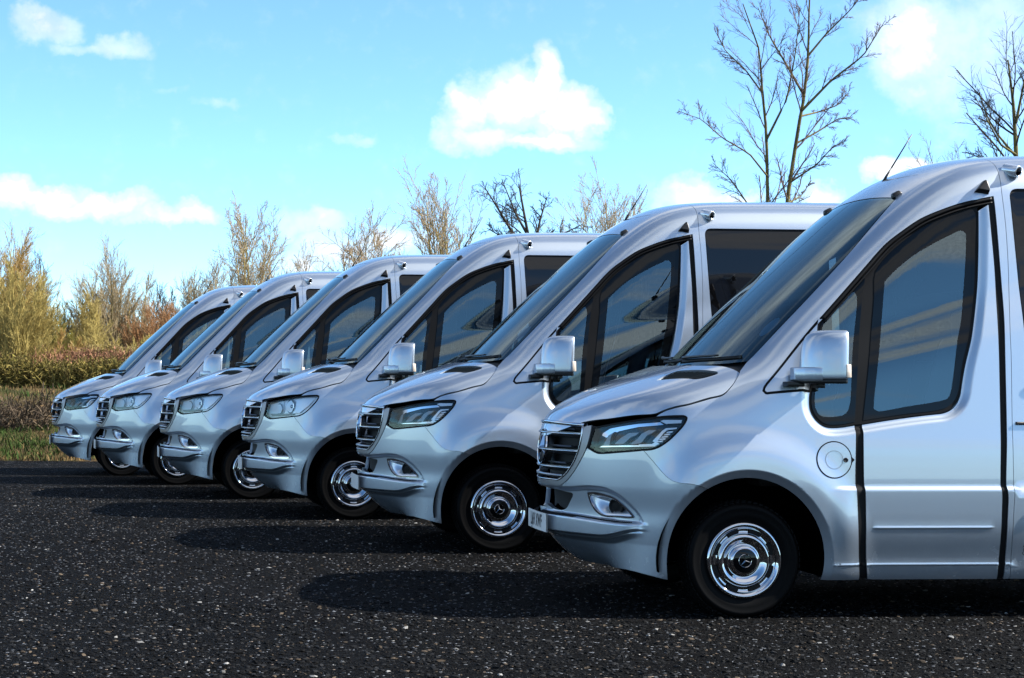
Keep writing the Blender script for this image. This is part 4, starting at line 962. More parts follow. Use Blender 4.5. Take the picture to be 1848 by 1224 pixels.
def gravel_nodes():
    t = NT(gravel.node_tree); b = t.n['Principled BSDF']; o = t.add('ShaderNodeTexCoord').outputs['Object']
    v1 = t.add('ShaderNodeTexVoronoi'); t.l.new(o, v1.inputs['Vector']); v1.inputs['Scale'].default_value = 70
    v2 = t.add('ShaderNodeTexVoronoi'); t.l.new(o, v2.inputs['Vector']); v2.inputs['Scale'].default_value = 170
    r1, g1, b1 = t.xyz(v1.outputs['Color']); r2, g2, b2_ = t.xyz(v2.outputs['Color'])
    base = t.m('MULTIPLY_ADD', t.m('POWER', r1, 2.8), .0075, t.m('MULTIPLY_ADD', t.m('POWER', r2, 3.0), .0048, .0005))
    big = t.ramp(t.noise(o, .55, 4, .6), .3, .7, .65, 1.3); base = t.m('MULTIPLY', base, big)
    pale = t.m('MULTIPLY', t.m('GREATER_THAN', g1, .975), .16)
    val = t.m('ADD', base, pale)
    tint = t.mix(t.m('MULTIPLY', t.m('GREATER_THAN', b1, .86), .7), (.93, 1.0, 1.10, 1), (1.5, 1.08, .72, 1))
    t.l.new(t.mix(1.0, t.comb(val, val, val), tint, 'MULTIPLY'), b.inputs['Base Color'])
    bp_ = t.add('ShaderNodeBump'); bp_.inputs['Strength'].default_value = 1.0; bp_.inputs['Distance'].default_value = .011
    h = t.m('ADD', t.m('MULTIPLY', v1.outputs['Distance'], -1.0), t.m('MULTIPLY', v2.outputs['Distance'], -.45))
    t.l.new(h, bp_.inputs['Height']); t.l.new(bp_.outputs[0], b.inputs['Normal'])
gravel_nodes()
grid('gravel_yard', np.concatenate([[-60, -40, -25], np.linspace(-16, 16, 65), [25, 40, 70]]), np.concatenate([[-40, -20, -8, 0], np.linspace(4, 33, 117)]),
     lambda x, y: dip(np.minimum(y, 31)) + .006 * np.sin(x * 1.9 + y) * np.sin(y * 2.3 - x * .6), gravel, kind='structure')
soil = pbr('bank_soil', (.10, .075, .035), .95, 0, .1)
def soil_nodes():
    t = NT(soil.node_tree); b = t.n['Principled BSDF']; o = t.add('ShaderNodeTexCoord').outputs['Object']
    n = t.ramp(t.noise(o, .9, 6, .65), .38, .62); n2_ = t.noise(o, 9, 5, .7)
    c = t.mix(n, (.045, .052, .014, 1), (.12, .078, .032, 1)); c = t.mix(t.ramp(n2_, .35, .75), c, (.050, .034, .018, 1))
    t.l.new(c, b.inputs['Base Color'])
    bp_ = t.add('ShaderNodeBump'); bp_.inputs['Distance'].default_value = .08; t.l.new(n2_, bp_.inputs['Height']); t.l.new(bp_.outputs[0], b.inputs['Normal'])
soil_nodes()
def bank_z(x, y):
    d = y - edge_y(x); return np.where(d < 0, bank(x, y) - .05 - .10 * np.minimum(-d, 1.5), bank(x, y) + .006)
grid('grass_bank', np.concatenate([[-400, -200, -100, -60], np.linspace(-40, 45, 171), [70, 120, 250, 400]]), np.concatenate([np.linspace(29, 52, 93), [56, 62, 70, 85, 110, 160, 260, 450]]), bank_z, soil, kind='structure')

# loose stones on the yard: many thousand, one mesh
def attr_mat(name, rough=.85, spec=.2, trans=0.0):
    m = pbr(name, (1, 1, 1), rough, 0, spec); t = NT(m.node_tree); a = t.add('ShaderNodeAttribute', attribute_name='tint')
    t.l.new(a.outputs['Color'], t.n['Principled BSDF'].inputs['Base Color']); return m
def tint_faces(me, rgb):
    a = me.attributes.new('tint', 'FLOAT_COLOR', 'FACE'); a.data.foreach_set('color', np.column_stack([rgb, np.ones(len(rgb))]).astype(np.float32).ravel())
ph = (1 + 5 ** .5) / 2
ICO = np.array([(-1, ph, 0), (1, ph, 0), (-1, -ph, 0), (1, -ph, 0), (0, -1, ph), (0, 1, ph), (0, -1, -ph), (0, 1, -ph), (ph, 0, -1), (ph, 0, 1), (-ph, 0, -1), (-ph, 0, 1)]) / 1.902
ICOF = np.array([(0, 11, 5), (0, 5, 1), (0, 1, 7), (0, 7, 10), (0, 10, 11), (1, 5, 9), (5, 11, 4), (11, 10, 2), (10, 7, 6), (7, 1, 8), (3, 9, 4), (3, 4, 2), (3, 2, 6), (3, 6, 8), (3, 8, 9), (4, 9, 5), (2, 4, 11), (6, 2, 10), (8, 6, 7), (9, 8, 1)])
def stones(n, y0, y1, smin, smax):
    y = y0 * (y1 / y0) ** rng.random(n); x = (-.185 + .605 * rng.random(n)) * y
    s = smin * (smax / smin) ** (rng.random(n) ** 2.2)
    V = ICO[None] * (1 + .28 * rng.standard_normal((n, 12, 1))) * s[:, None, None] * np.stack([rng.uniform(.8, 1.5, n), rng.uniform(.7, 1.2, n), rng.uniform(.35, .7, n)], -1)[:, None]
    a = rng.random(n) * 6.283; c, sn = np.cos(a)[:, None], np.sin(a)[:, None]
    V = np.stack([V[..., 0] * c - V[..., 1] * sn, V[..., 0] * sn + V[..., 1] * c, V[..., 2]], -1)
    z = dip(np.minimum(y, 31)) + .006 * np.sin(x * 1.9 + y) * np.sin(y * 2.3 - x * .6)
    V += np.stack([x, y, z + s * .12], -1)[:, None]
    F_ = ICOF[None] + 12 * np.arange(n)[:, None, None]
    g = .0012 + .015 * rng.random(n) ** 2.4; k = rng.random(n)
    rgb = g[:, None] * np.array([.95, 1.0, 1.08]); big_ = s > .008
    rgb = np.where((k < .018)[:, None], rng.uniform(.06, .28, n)[:, None] * np.array([1.02, 1.0, .94]), rgb)
    rgb = np.where(((k > .018) & (k < .07))[:, None], rng.uniform(.02, .075, n)[:, None] * np.array([1.25, .95, .66]), rgb)
    return V.reshape(-1, 3), F_.reshape(-1, 3), np.repeat(rgb, 20, 0)
V, F_, c_ = stones(60000, 7.2, 22, .004, .0165)
me = raw_mesh('loose_stones', V, F_, False); tint_faces(me, c_); put('loose_stones', me, attr_mat('stone', .8, .10), label='dark loose chippings with scattered pale pebbles over the yard', cat='gravel', kind='stuff')

# ------------------------------------------------------------------ bare trees and scrub, grown level by level
def rot_about(d, ang, az):
    ref = np.where(np.abs(d[:, 2:]) < .95, np.array([[0, 0, 1.0]]), np.array([[1.0, 0, 0]])); a = np.cross(d, ref); a /= np.linalg.norm(a, axis=1, keepdims=True); b = np.cross(d, a)
    q = a * np.cos(az)[:, None] + b * np.sin(az)[:, None]; return d * np.cos(ang)[:, None] + q * np.sin(ang)[:, None]
def grow(rg, P0, D0, L, npts, wob, trop):
    B = len(P0); P = np.empty((B, npts, 3)); P[:, 0] = P0; d = D0.copy()
    for i in range(1, npts):
        d = d + rg.standard_normal((B, 3)) * wob + np.array([0, 0, trop]); d /= np.linalg.norm(d, axis=1, keepdims=True); P[:, i] = P[:, i - 1] + d * (L / (npts - 1))[:, None]
    return P
def tubes(P, r, k):
    B, n, _ = P.shape; T = np.gradient(P, axis=1); T /= np.maximum(np.linalg.norm(T, axis=2, keepdims=True), 1e-9)
    ref = np.where(np.abs(T[..., 2:]) < .9, np.array([0, 0, 1.0]), np.array([1.0, 0, 0])); A = np.cross(T, ref); A /= np.maximum(np.linalg.norm(A, axis=2, keepdims=True), 1e-9); C = np.cross(T, A)
    a = np.arange(k) * 2 * math.pi / k
    V = P[:, :, None] + r[:, :, None, None] * (np.cos(a)[None, None, :, None] * A[:, :, None] + np.sin(a)[None, None, :, None] * C[:, :, None])
    b, i, j = np.meshgrid(np.arange(B), np.arange(n - 1), np.arange(k), indexing='ij'); j2 = (j + 1) % k; o = b * n * k
    return V.reshape(-1, 3), np.stack([o + i * k + j, o + i * k + j2, o + (i + 1) * k + j2, o + (i + 1) * k + j], -1).reshape(-1, 4)
def branches(rg, trunks, radii, levels):
    """trunks: list of polylines; returns per level (P, r)"""
    n = 14; P = np.stack([np.stack([np.interp(np.linspace(0, 1, n), np.linspace(0, 1, len(t)), np.asarray(t, float)[:, c]) for c in range(3)], -1) for t in trunks])
    Ln = np.linalg.norm(np.diff(P, axis=1), axis=2).sum(1); r = np.asarray(radii, float)[:, None] * np.linspace(1, .18, n)[None] ** .9
    out = [(P, r)]
    for lv in levels:
        B, n, _ = P.shape; m = lv['n']; t = np.clip(lv['t0'] + (lv.get('t1', .97) - lv['t0']) * (np.arange(m) + rg.random((B, m))) / m, 0, .985)
        idx = t * (n - 1); i0 = np.minimum(idx.astype(int), n - 2); w = (idx - i0)[..., None]; bi = np.arange(B)[:, None]
        S0 = P[bi, i0] * (1 - w) + P[bi, i0 + 1] * w; d = P[bi, i0 + 1] - P[bi, i0]; d = (d / np.maximum(np.linalg.norm(d, axis=2, keepdims=True), 1e-9)).reshape(-1, 3)
        rp = (r[bi, i0] * (1 - w[..., 0]) + r[bi, i0 + 1] * w[..., 0]).reshape(-1)
        q = B * m; ang = np.radians(rg.uniform(*lv['ang'], q)); az = rg.random(q) * 6.283; D = rot_about(d, ang, az)
        L = (Ln[:, None] * lv['len'] * (1 - lv.get('fall', .55) * t)).reshape(-1) * rg.uniform(.6, 1.25, q)
        npt = lv['pts']; P = grow(rg, S0.reshape(-1, 3), D, L, npt, lv['wob'], lv['trop'])
        r = np.maximum(rp * lv.get('thin', .55), lv['rmin'])[:, None] * np.linspace(1, .45, npt)[None]; Ln = L; out.append((P, r))
        if 'keep' in lv:
            kp = rg.random(len(P)) < lv['keep']; P, r, Ln = P[kp], r[kp], Ln[kp]; out[-1] = (P, r)
    return out
def bark(name, a, b, rough=.9):
    m = pbr(name, a, rough, 0, .15); t = NT(m.node_tree); o = t.add('ShaderNodeTexCoord').outputs['Object']
    t.l.new(t.mix(t.ramp(t.noise(o, 4.5, 4, .6), .35, .65), (*a, 1), (*b, 1)), t.n['Principled BSDF'].inputs['Base Color']); return m
BK = {'olive': bark('mossy_bark', (.15, .125, .045), (.075, .062, .03)), 'grey': bark('grey_bark', (.060, .052, .042), (.034, .029, .024)),
      'straw': bark('straw_twigs', (.40, .31, .10), (.26, .205, .07)), 'ochre': bark('ochre_twigs', (.40, .26, .085), (.25, .16, .055)), 'russet': bark('russet_twigs', (.36, .19, .085), (.22, .12, .06)),
      'green': bark('green_twigs', (.34, .30, .075), (.20, .175, .05)), 'purple': bark('purple_twigs', (.17, .125, .105), (.10, .072, .062)), 'tan': bark('tan_twigs', (.36, .285, .165), (.22, .17, .10)), 'pink': bark('pink_buds', (.50, .36, .30), (.36, .25, .21))}
def at_px(px, py, depth):
    """a point of the landscape that lies on a given sight line of the survey photograph, at a given distance"""
    return ((px - 546) / 3215.9 * depth, depth, CAM_H + (684.6 + .0043 * (px - 546) - py) / 3215.9 * depth)
def plant(name, cat, label, group, base, trunks, radii, levels, seed, trunk_m, crown_m, buds=0, split=1):
    rg = np.random.default_rng(seed); root = empty(name, base, label=label, cat=cat, group=group)
    out = branches(rg, trunks, radii, levels)
    def emit(nm, sel, mt):
        Vs, Qs, k = [], [], 0
        for i in sel:
            P, r = out[i]; V, Q = tubes(P, r, 6 if i == 0 else 4 if i == 1 else 3); Vs.append(V); Qs.append(Q + k); k += len(V)
        put(nm, raw_mesh(nm, np.concatenate(Vs), np.concatenate(Qs)), BK[mt], root)
    emit('trunk', range(0, split), trunk_m); emit('crown', range(split, len(out)), crown_m)
    if buds:
        P, r = out[-1]; tip = P[:, rg.integers(2, P.shape[1], len(P))[0]:][:, 0]; tip = np.concatenate([P[:, -1], P[:, P.shape[1] // 2]]); tip = tip[rg.random(len(tip)) < buds]; n = len(tip)
        O8 = np.array([(1, 0, 0), (-1, 0, 0), (0, 1, 0), (0, -1, 0), (0, 0, 1.8), (0, 0, -1.8)]) * .5; s = rg.uniform(.012, .026, n)
        V = tip[:, None] + O8[None] * s[:, None, None]; f8 = np.array([(0, 2, 4), (2, 1, 4), (1, 3, 4), (3, 0, 4), (2, 0, 5), (1, 2, 5), (3, 1, 5), (0, 3, 5)])
        b_ = put('buds', raw_mesh('buds', V.reshape(-1, 3), (f8[None] + 6 * np.arange(n)[:, None, None]).reshape(-1, 3)), BK['pink'], root); b_['kind'] = 'stuff'
    return root
def tree(px, depth, top, label, seed, spread=1.0, stems=1, trunk_r=.10, tm='olive', cm='tan', buds=0, dens=1.0, up=.10, low=.22, ang=(22, 48), group='bare trees behind the vans', tw=.0052):
    x, y, _ = at_px(px, 688, depth); zb = float(bank(np.array(x), np.array(y))) - .05; H_ = at_px(px, top, depth)[2] - zb
    rg = np.random.default_rng(seed + 1000); tr = []; rad = []
    for s in range(stems):
        a = rg.random() * 6.28; ln = (0 if stems == 1 else rg.uniform(.08, .26)) * H_ * spread; h = H_ * (.86 if s == 0 else rg.uniform(.70, .86))
        pts = [np.array([0, 0, 0]) + np.array([math.cos(a), math.sin(a), 0]) * .08 * (stems > 1)]
        for t in (.25, .5, .75, 1): pts.append(np.array([math.cos(a) * ln * t ** 1.2, math.sin(a) * ln * t ** 1.2, h * .93 * t]) + rg.standard_normal(3) * [.02 * H_, .02 * H_, 0])
        tr.append(pts); rad.append(trunk_r * (1 if s == 0 else .75))
    lv = [dict(n=int(24 * dens), t0=low, ang=ang, len=.46 * spread, fall=.35, pts=8, wob=.055, trop=up * .5, thin=.45, rmin=.012),
          dict(n=int(12 * dens), t0=.12, ang=(20, 46), len=.44, fall=.45, pts=6, wob=.07, trop=up * .5, thin=.5, rmin=.0075),
          dict(n=8, t0=.12, ang=(16, 44), len=.50, fall=.4, pts=4, wob=.09, trop=up * .4, thin=.6, rmin=tw)]
    return plant('bare_tree', 'tree', label, group, (x, y, zb), tr, rad, lv, seed, tm, cm, buds)
tree(437, 62, 318, 'tall bare tree with yellowish forking stems above the farther vans', 11, .74, 8, .06, 'straw', 'tan', .15, .62, .10, .15, (18, 40))
tree(508, 66, 432, 'smaller bare tree close beside the tall yellowish one', 12, 1.0, 5, .06, 'olive', 'tan', .2, .6)
tree(655, 64, 362, 'round-headed bare tree speckled with pale pink buds', 13, .92, 6, .06, 'tan', 'tan', .5, .66, .08, .22, (26, 54))
tree(712, 68, 425, 'low bare tree filling in behind the pink-budded one', 14, 1.1, 5, .06, 'olive', 'tan', .4, .6)
tree(815, 60, 278, 'broad bare tree with many mossy upright stems and tiny buds', 15, .84, 10, .06, 'straw', 'tan', .25, .52, .12, .15, (16, 36))
tree(1092, 64, 286, 'many-stemmed bare tree with fine upright twigs behind the third roof', 16, .82, 10, .055, 'straw', 'tan', .25, .52, .12, .15, (16, 36))
tree(1318, 75, 340, 'small distant bare treetop under the two-stemmed tree', 17, 1.0, 5, .06, 'olive', 'tan', .4, .5)
# tree of level, dark, spreading boughs
x, y, _ = at_px(955, 688, 56); zb = float(bank(np.array(x), np.array(y))) - .05; k = 0
def rel(px, py, d, b, dy=0.0): p = at_px(px, py, d); return np.array([p[0] - b[0], dy, p[2] - b[2]])
b_ = (x, y, zb); q = lambda px, py, dy=0: rel(px, py, 56, b_, dy)
plant('bare_tree', 'tree', 'dark bare tree of crooked spreading boughs between the upright ones', 'bare trees behind the vans', b_,
      [[(0, 0, 0), q(958, 560), q(962, 470), q(950, 400, .2), q(938, 330, .3)], [q(962, 480), q(925, 420), q(893, 372, -.3), q(872, 340, -.4)], [q(962, 470), q(975, 400, .2), q(990, 352, .4)], [q(960, 450), q(1010, 425, -.2), q(1050, 405, -.2)], [q(960, 470), q(915, 430, .3), q(880, 410, .3)], [q(950, 420), q(930, 385), q(905, 322)]],
      [.11, .06, .06, .05, .05, .05], [dict(n=13, t0=.22, ang=(28, 62), len=.34, fall=.5, pts=7, wob=.11, trop=.03, thin=.5, rmin=.010), dict(n=8, t0=.15, ang=(25, 58), len=.45, fall=.4, pts=6, wob=.11, trop=.03, thin=.55, rmin=.007), dict(n=5, t0=.2, ang=(25, 55), len=.5, fall=.4, pts=4, wob=.12, trop=.02, thin=.6, rmin=.005)], 21, 'grey', 'grey')
# the tall two-stemmed tree
D2 = 52; x, y, _ = at_px(1405, 688, D2); zb = float(bank(np.array(x), np.array(y))) - .05; b_ = (x, y, zb); q = lambda px, py, dy=0: rel(px, py, D2, b_, dy)
plant('bare_tree', 'tree', 'tall two-stemmed bare tree rising highest of all', 'bare trees behind the vans', b_,
      [[q(1398, 690), q(1392, 480), q(1386, 370), q(1386, 240, .1), q(1378, 160, .1), q(1372, 90), q(1340, 5, -.1)],
       [q(1402, 690), q(1412, 480), q(1420, 370), q(1440, 230, -.1), q(1450, 170, -.2), q(1457, 90, -.2), q(1458, 20, -.2), q(1462, -60, -.2)],
       [q(1378, 165, .1), q(1350, 120, .3), q(1318, 85, .5), q(1297, 45, .5)], [q(1386, 318), q(1345, 280, -.5), q(1290, 255, -.9), q(1250, 225, -1.2), q(1208, 213, -1.4)],
       [q(1405, 480, .2), q(1362, 380, .2), q(1325, 325, .2), q(1288, 292, .1)], [q(1450, 175, -.2), q(1420, 110, .1), q(1395, 60, .3), q(1375, 5, .4)], [q(1445, 200, -.2), q(1490, 150, -.6), q(1540, 110, -1), q(1575, 50, -1.2)],
       [q(1457, 100, -.2), q(1490, 60, -.2), q(1530, 20, -.3), q(1560, -20, -.3)], [q(1434, 260, -.1), q(1480, 235, .2), q(1520, 210, .4), q(1550, 205, .5)], [q(1442, 210, -.1), q(1490, 195, .6), q(1530, 180, .8), q(1555, 150, 1)], [q(1386, 250, .1), q(1415, 180, -.4), q(1425, 100, -.7), q(1430, 20, -.9)], [q(1425, 330), q(1465, 300, -.6), q(1490, 270, -.8), q(1510, 262, -1)], [q(1425, 365), q(1455, 350, .5), q(1478, 320, .7)]],
      [.070, .078, .030, .028, .034, .042, .042, .036, .033, .034, .036, .028, .028], [dict(n=15, t0=.22, ang=(22, 50), len=.22, fall=.5, pts=7, wob=.07, trop=.03, thin=.5, rmin=.009), dict(n=8, t0=.15, ang=(20, 48), len=.45, fall=.4, pts=6, wob=.08, trop=.03, thin=.55, rmin=.0062), dict(n=5, t0=.2, ang=(20, 48), len=.5, fall=.4, pts=4, wob=.10, trop=.02, thin=.6, rmin=.0046)], 22, 'olive', 'purple')
D3 = 54; x, y, _ = at_px(1838, 688, D3); zb = float(bank(np.array(x), np.array(y))) - .05; b_ = (x, y, zb); q = lambda px, py, dy=0: rel(px, py, D3, b_, dy)
plant('bare_tree', 'tree', 'bare tree with bare twigs standing over the roof of the nearest van', 'bare trees behind the vans', b_,
      [[(0, 0, 0), q(1838, 480), q(1836, 280), q(1834, 190, .1), q(1824, 105, .1)], [q(1838, 285), q(1810, 240, .3), q(1792, 210, .3), q(1776, 155, .4)], [q(1838, 280), q(1800, 262, -.3), q(1775, 220, -.4), q(1752, 180, -.5)], [q(1836, 220), q(1850, 150), q(1862, 90)], [q(1838, 300), q(1790, 285, .4), q(1755, 270, .5)]],
      [.11, .045, .04, .045, .04], [dict(n=13, t0=.3, ang=(24, 52), len=.30, fall=.5, pts=7, wob=.07, trop=.03, thin=.5, rmin=.009), dict(n=8, t0=.15, ang=(20, 48), len=.45, fall=.4, pts=6, wob=.08, trop=.03, thin=.55, rmin=.0062), dict(n=5, t0=.2, ang=(20, 48), len=.5, fall=.4, pts=4, wob=.10, trop=.02, thin=.6, rmin=.0046)], 23, 'olive', 'grey')
tree(1762, 58, 225, 'slight bare tree leaning beside the one over the nearest van', 24, 1.1, 2, .06, 'grey', 'purple', 0, .6)

# scrub along the far side of the bank: each clump its own plant
def shrub(px, depth, top, wpx, label, seed, cm, tm=None, stems=16, dens=1.0, twig=.0055, lean=.0):
    x, y, _ = at_px(px, 688, depth); zb = float(bank(np.array(x), np.array(y))) - .05; H_ = at_px(px, top, depth)[2] - zb; w = wpx / 3215.9 * depth
    rg = np.random.default_rng(seed + 500); tr = []; rad = []
    for s in range(stems):
        a = rg.random() * 6.28; rr = w * .5 * rg.random() ** .5; h = H_ * rg.uniform(.62, 1.0) * (1 - .35 * (rr / (w * .5)) ** 2)
        b0 = np.array([math.cos(a) * rr * .45, math.sin(a) * rr * .6, 0]); tip = np.array([math.cos(a) * rr + lean * h, math.sin(a) * rr, h])
        pts = [b0 + (tip - b0) * t + np.array([0, 0, 0 if t in (0, 1) else .06 * h]) + rg.standard_normal(3) * [.03 * h, .03 * h, 0] * (t > 0) for t in (0, .33, .66, 1)]
        tr.append(pts); rad.append(rg.uniform(.025, .045))
    lv = [dict(n=int(17 * dens), t0=.05, ang=(10, 38), len=.46, fall=.55, pts=6, wob=.06, trop=.05, thin=.5, rmin=twig * 1.3), dict(n=int(10 * dens), t0=.1, ang=(12, 36), len=.50, fall=.4, pts=4, wob=.08, trop=.05, thin=.55, rmin=twig), dict(n=4, t0=.2, ang=(12, 36), len=.5, fall=.3, pts=3, wob=.09, trop=.03, thin=.7, rmin=twig * .8)]
    return plant('bare_shrub', 'shrub', label, 'bare scrub beyond the hedge', (x, y, zb), tr, rad, lv, seed, tm or cm, cm)
shrub(-30, 50, 400, 190, 'tallest golden-brown thicket at the outer end of the scrub', 31, 'ochre', stems=30, lean=.06)
shrub(25, 48, 455, 170, 'yellow-green thicket of fine arching twigs in front of the tallest one', 32, 'straw', stems=24, lean=.05)
shrub(60, 54, 420, 90, 'thin dark bare sapling poking out above the golden thicket', 33, 'grey', stems=5, dens=.8)
shrub(110, 55, 560, 120, 'low dense brown-green scrub in the dip between thickets', 34, 'green', stems=20)
shrub(150, 52, 500, 90, 'narrow shrub with a pale straight stem in front of the scrub', 35, 'straw', 'straw', stems=7)
shrub(188, 56, 452, 150, 'tall loose shrub of upright olive stems', 36, 'tan', 'olive', stems=16)
shrub(235, 57, 492, 130, 'mid-height tan and yellowish scrub right of the tall loose shrub', 37, 'tan', 'straw', stems=16)
shrub(285, 55, 545, 130, 'brown scrub with russet leaves clinging near the last van', 38, 'russet', stems=18)
shrub(315, 62, 478, 110, 'dark bare thorn behind the roof of the last van', 39, 'grey', stems=9, dens=.9)
shrub(375, 60, 470, 120, 'tangled tan scrub between the dark thorn and the tall yellowish tree', 40, 'tan', stems=14)
shrub(205, 50, 590, 170, 'low straw-coloured scrub in front of the upright olive stems', 41, 'straw', stems=18, dens=.9)
shrub(90, 49, 600, 150, 'low ochre scrub at the foot of the golden thicket', 42, 'ochre', stems=18, dens=.9)
shrub(295, 51, 610, 130, 'low dark green-brown scrub next to the windscreen of the last van', 43, 'green', stems=16)
for px, top, cm, lab in ((-170, 470, 'straw', 'straw-coloured scrub beyond the tallest thicket, first along the bank'), (-330, 480, 'green', 'olive scrub beyond the tallest thicket, second along the bank'), (-560, 460, 'ochre', 'golden scrub beyond the tallest thicket, third along the bank')):
    shrub(px, 50, top, 260, lab, 90 - px, cm, stems=22)
shrub(470, 70, 545, 160, 'scrub seen over the roof of the fifth van', 44, 'tan', stems=14)
shrub(570, 72, 520, 150, 'scrub seen between the tall yellowish tree and the pink-budded one', 45, 'tan', stems=14)
shrub(700, 74, 480, 150, 'scrub under the low tree behind the pink-budded one', 46, 'tan', stems=14)
for px, wpx, top, cm, lab in ((60, 330, 560, 'green', 'dense dim undergrowth closing the view behind the left thickets'), (255, 330, 590, 'grey', 'dense dim undergrowth closing the view behind the last van'), (520, 300, 560, 'green', 'dense dim undergrowth far behind the fourth and fifth vans')):
    shrub(px, 68, top, wpx * 1.1, lab, 60 + px, cm, stems=46, dens=1.0, twig=.014)

# clipped hedge on top of the bank, bracken behind, brambles and grass on the slope
def twig_mass(name, label, cat, n, xs, ys, h, seed, cols, lean=.35, r=.007, leaf=0, group=None, leaf_cols=None, leaf_s=(.03, .06)):
    rg = np.random.default_rng(seed); x = rg.uniform(*xs, n); y = rg.uniform(*ys, n) if not callable(ys) else ys(x, rg)
    P0 = np.stack([x, y, bank(x, y)], -1); d = np.stack([rg.standard_normal(n) * lean, rg.standard_normal(n) * lean, np.ones(n)], -1); d /= np.linalg.norm(d, axis=1, keepdims=True)
    L = h * rg.uniform(.55, 1.05, n); out = [grow(rg, P0, d, L, 5, .22, .02)]
    q = np.repeat(np.arange(n), 5); t = rg.uniform(.15, .95, len(q)) * 4; i0 = t.astype(int).clip(0, 3); w = (t - i0)[:, None]; S0 = out[0][q, i0] * (1 - w) + out[0][q, i0 + 1] * w
    D = rg.standard_normal((len(q), 3)) + [0, 0, .5]; D /= np.linalg.norm(D, axis=1, keepdims=True); out.append(grow(rg, S0, D, h * rg.uniform(.15, .4, len(q)), 4, .25, .0))
    Vs, Qs, Cs, k = [], [], [], 0; cols = np.array(cols)
    for P, rr in ((out[0], r), (out[1], r * .75)):
        V, Q = tubes(P, np.full(P.shape[:2], rr), 3); Vs.append(V); Qs.append(Q + k); k += len(V); Cs.append(np.repeat(cols[rg.integers(0, len(cols), len(P))] * rg.uniform(.7, 1.25, (len(P), 1)), (P.shape[1] - 1) * 3, 0))
    me_polys = [np.concatenate(Qs)]; col_ = [np.concatenate(Cs)]
    if leaf:
        tp = out[1].reshape(-1, 3); tp = tp[rg.integers(0, len(tp), leaf)] + rg.standard_normal((leaf, 3)) * .03; s = rg.uniform(*leaf_s, leaf)[:, None]; a = rg.standard_normal((leaf, 3)); a /= np.linalg.norm(a, axis=1, keepdims=True); b = np.cross(a, rg.standard_normal((leaf, 3))); b /= np.linalg.norm(b, axis=1, keepdims=True)
        V = np.stack([tp - a * s, tp - b * s * .45, tp + a * s, tp + b * s * .45], 1).reshape(-1, 3); Vs.append(V); me_polys.append((k + np.arange(leaf * 4)).reshape(-1, 4)); lc = np.array(leaf_cols); col_.append(lc[rg.integers(0, len(lc), leaf)] * rg.uniform(.7, 1.3, (leaf, 1)))
    me = raw_mesh(name, np.concatenate(Vs), me_polys, False); tint_faces(me, np.concatenate(col_)); return put(name, me, TWIG, label=label, cat=cat, group=group)
TWIG = attr_mat('dry_growth', .9, .1)
hd = twig_mass('hedge', 'low clipped leafless hedge along the top of the bank', 'hedge', 5200, (-22, -1.0), lambda x, rg: 44.3 + .04 * x + rg.uniform(-.45, .45, len(x)), .82, 71, [(.16, .13, .036), (.09, .07, .026), (.20, .155, .045)], .3, .010, 20000, leaf_cols=[(.15, .125, .03), (.18, .14, .04), (.07, .062, .018)])
br = twig_mass('bracken', 'reddish dead bracken behind the clipped hedge', 'bracken', 2600, (-12, -1.2), lambda x, rg: 48 + rg.uniform(-1.2, 1.2, len(x)), 1.05, 72, [(.24, .115, .070), (.20, .105, .06), (.28, .15, .085)], .5, .010, 7000, leaf_cols=[(.27, .13, .08), (.22, .105, .065), (.30, .17, .10)]); br['kind'] = 'stuff'
bm = twig_mass('bramble', 'heap of grey-brown dead bramble stems on the bank', 'bramble', 420, (-7.6, -4.9), lambda x, rg: 36.6 + rg.uniform(-.9, .9, len(x)), .75, 73, [(.10, .072, .045), (.055, .04, .028), (.14, .105, .07)], 1.1, .010, 300, leaf_cols=[(.14, .09, .04)])
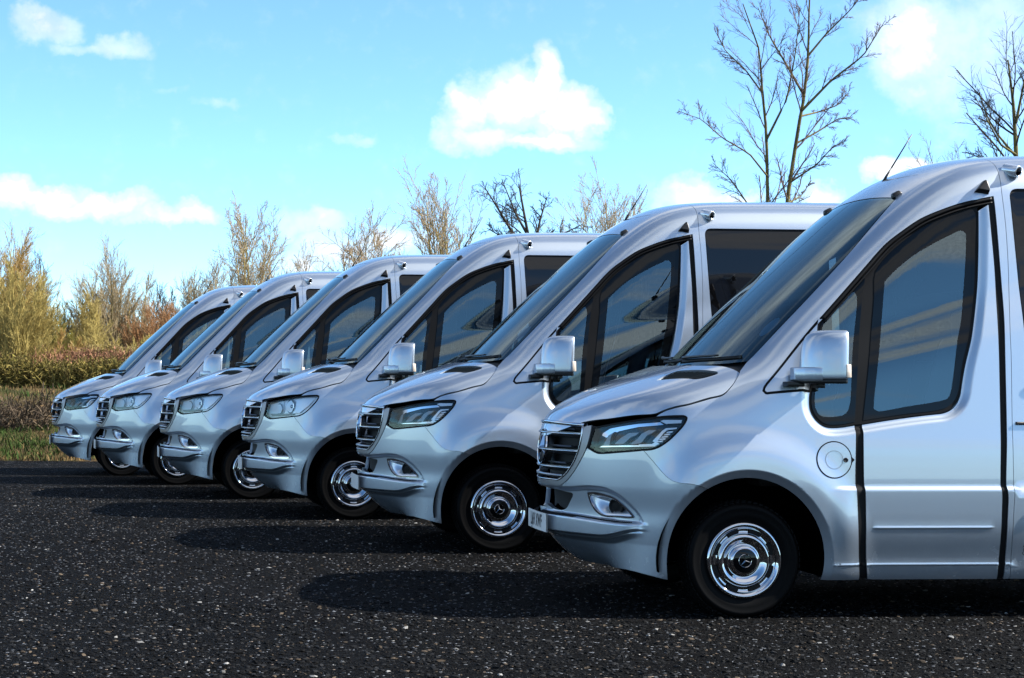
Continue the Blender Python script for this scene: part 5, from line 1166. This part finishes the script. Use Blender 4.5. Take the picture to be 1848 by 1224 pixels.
straw_ = twig_mass('dry_grass', 'pale dry grass stalks standing at the foot of the scrub', 'grass', 500, (-7.0, -3.2), lambda x, rg: 49.3 + rg.uniform(-.5, .5, len(x)), 1.1, 74, [(.34, .26, .12), (.26, .19, .08)], .16, .008); straw_['kind'] = 'stuff'
def blades(name, label, n, seed, dens, cols, hr, wr):
    rg = np.random.default_rng(seed); x = rg.uniform(-13, 18, n * 4); y = edge_y(x) + 16 * rg.random(n * 4) ** 1.5 + .05
    k = dens(x, y, rg); x, y = x[k][:n], y[k][:n]; n = len(x); z = bank(x, y); h = rg.uniform(*hr, n); a = rg.random(n) * 6.283; w = rg.uniform(*wr, n); ln = rg.standard_normal((n, 2)) * .45 * h[:, None]
    B = np.stack([x, y, z], -1); s = np.stack([np.cos(a) * w, np.sin(a) * w, 0 * w], -1); m_ = B + np.stack([ln[:, 0] * .35, ln[:, 1] * .35, h * .62], -1); tp = B + np.stack([ln[:, 0], ln[:, 1], h], -1)
    V = np.stack([B - s, B + s, m_ + s * .7, m_ - s * .7, tp], 1).reshape(-1, 3); i = np.arange(n)[:, None] * 5; c = np.array(cols)[rg.integers(0, len(cols), n)] * rg.uniform(.6, 1.3, (n, 1))
    me = raw_mesh(name, V, [i + np.array([[0, 1, 2, 3]]), i + np.array([[3, 2, 4]])], False); tint_faces(me, np.concatenate([c, c])); return put(name, me, TWIG, label=label, cat='grass', kind='stuff')
pn = lambda x, y: np.sin(x * 1.1 + 2 * np.sin(y * .6)) + np.sin(y * 1.4 + 1.5 * np.sin(x * .8)) + .6 * np.sin(x * 3.1 + y * 2.2)
blades('grass', 'tufts of green grass over the bank beside the yard', 36000, 81, lambda x, y, rg: pn(x, y) + rg.standard_normal(len(x)) * .5 > .15, [(.034, .062, .013), (.026, .052, .012), (.050, .072, .018), (.070, .070, .024)], (.05, .18), (.006, .014))
blades('dead_grass', 'flattened straw-coloured dead grass over the bank', 26000, 82, lambda x, y, rg: pn(x, y) + rg.standard_normal(len(x)) * .6 < .3, [(.15, .10, .042), (.11, .07, .03), (.19, .13, .055), (.07, .045, .02)], (.03, .13), (.006, .014))
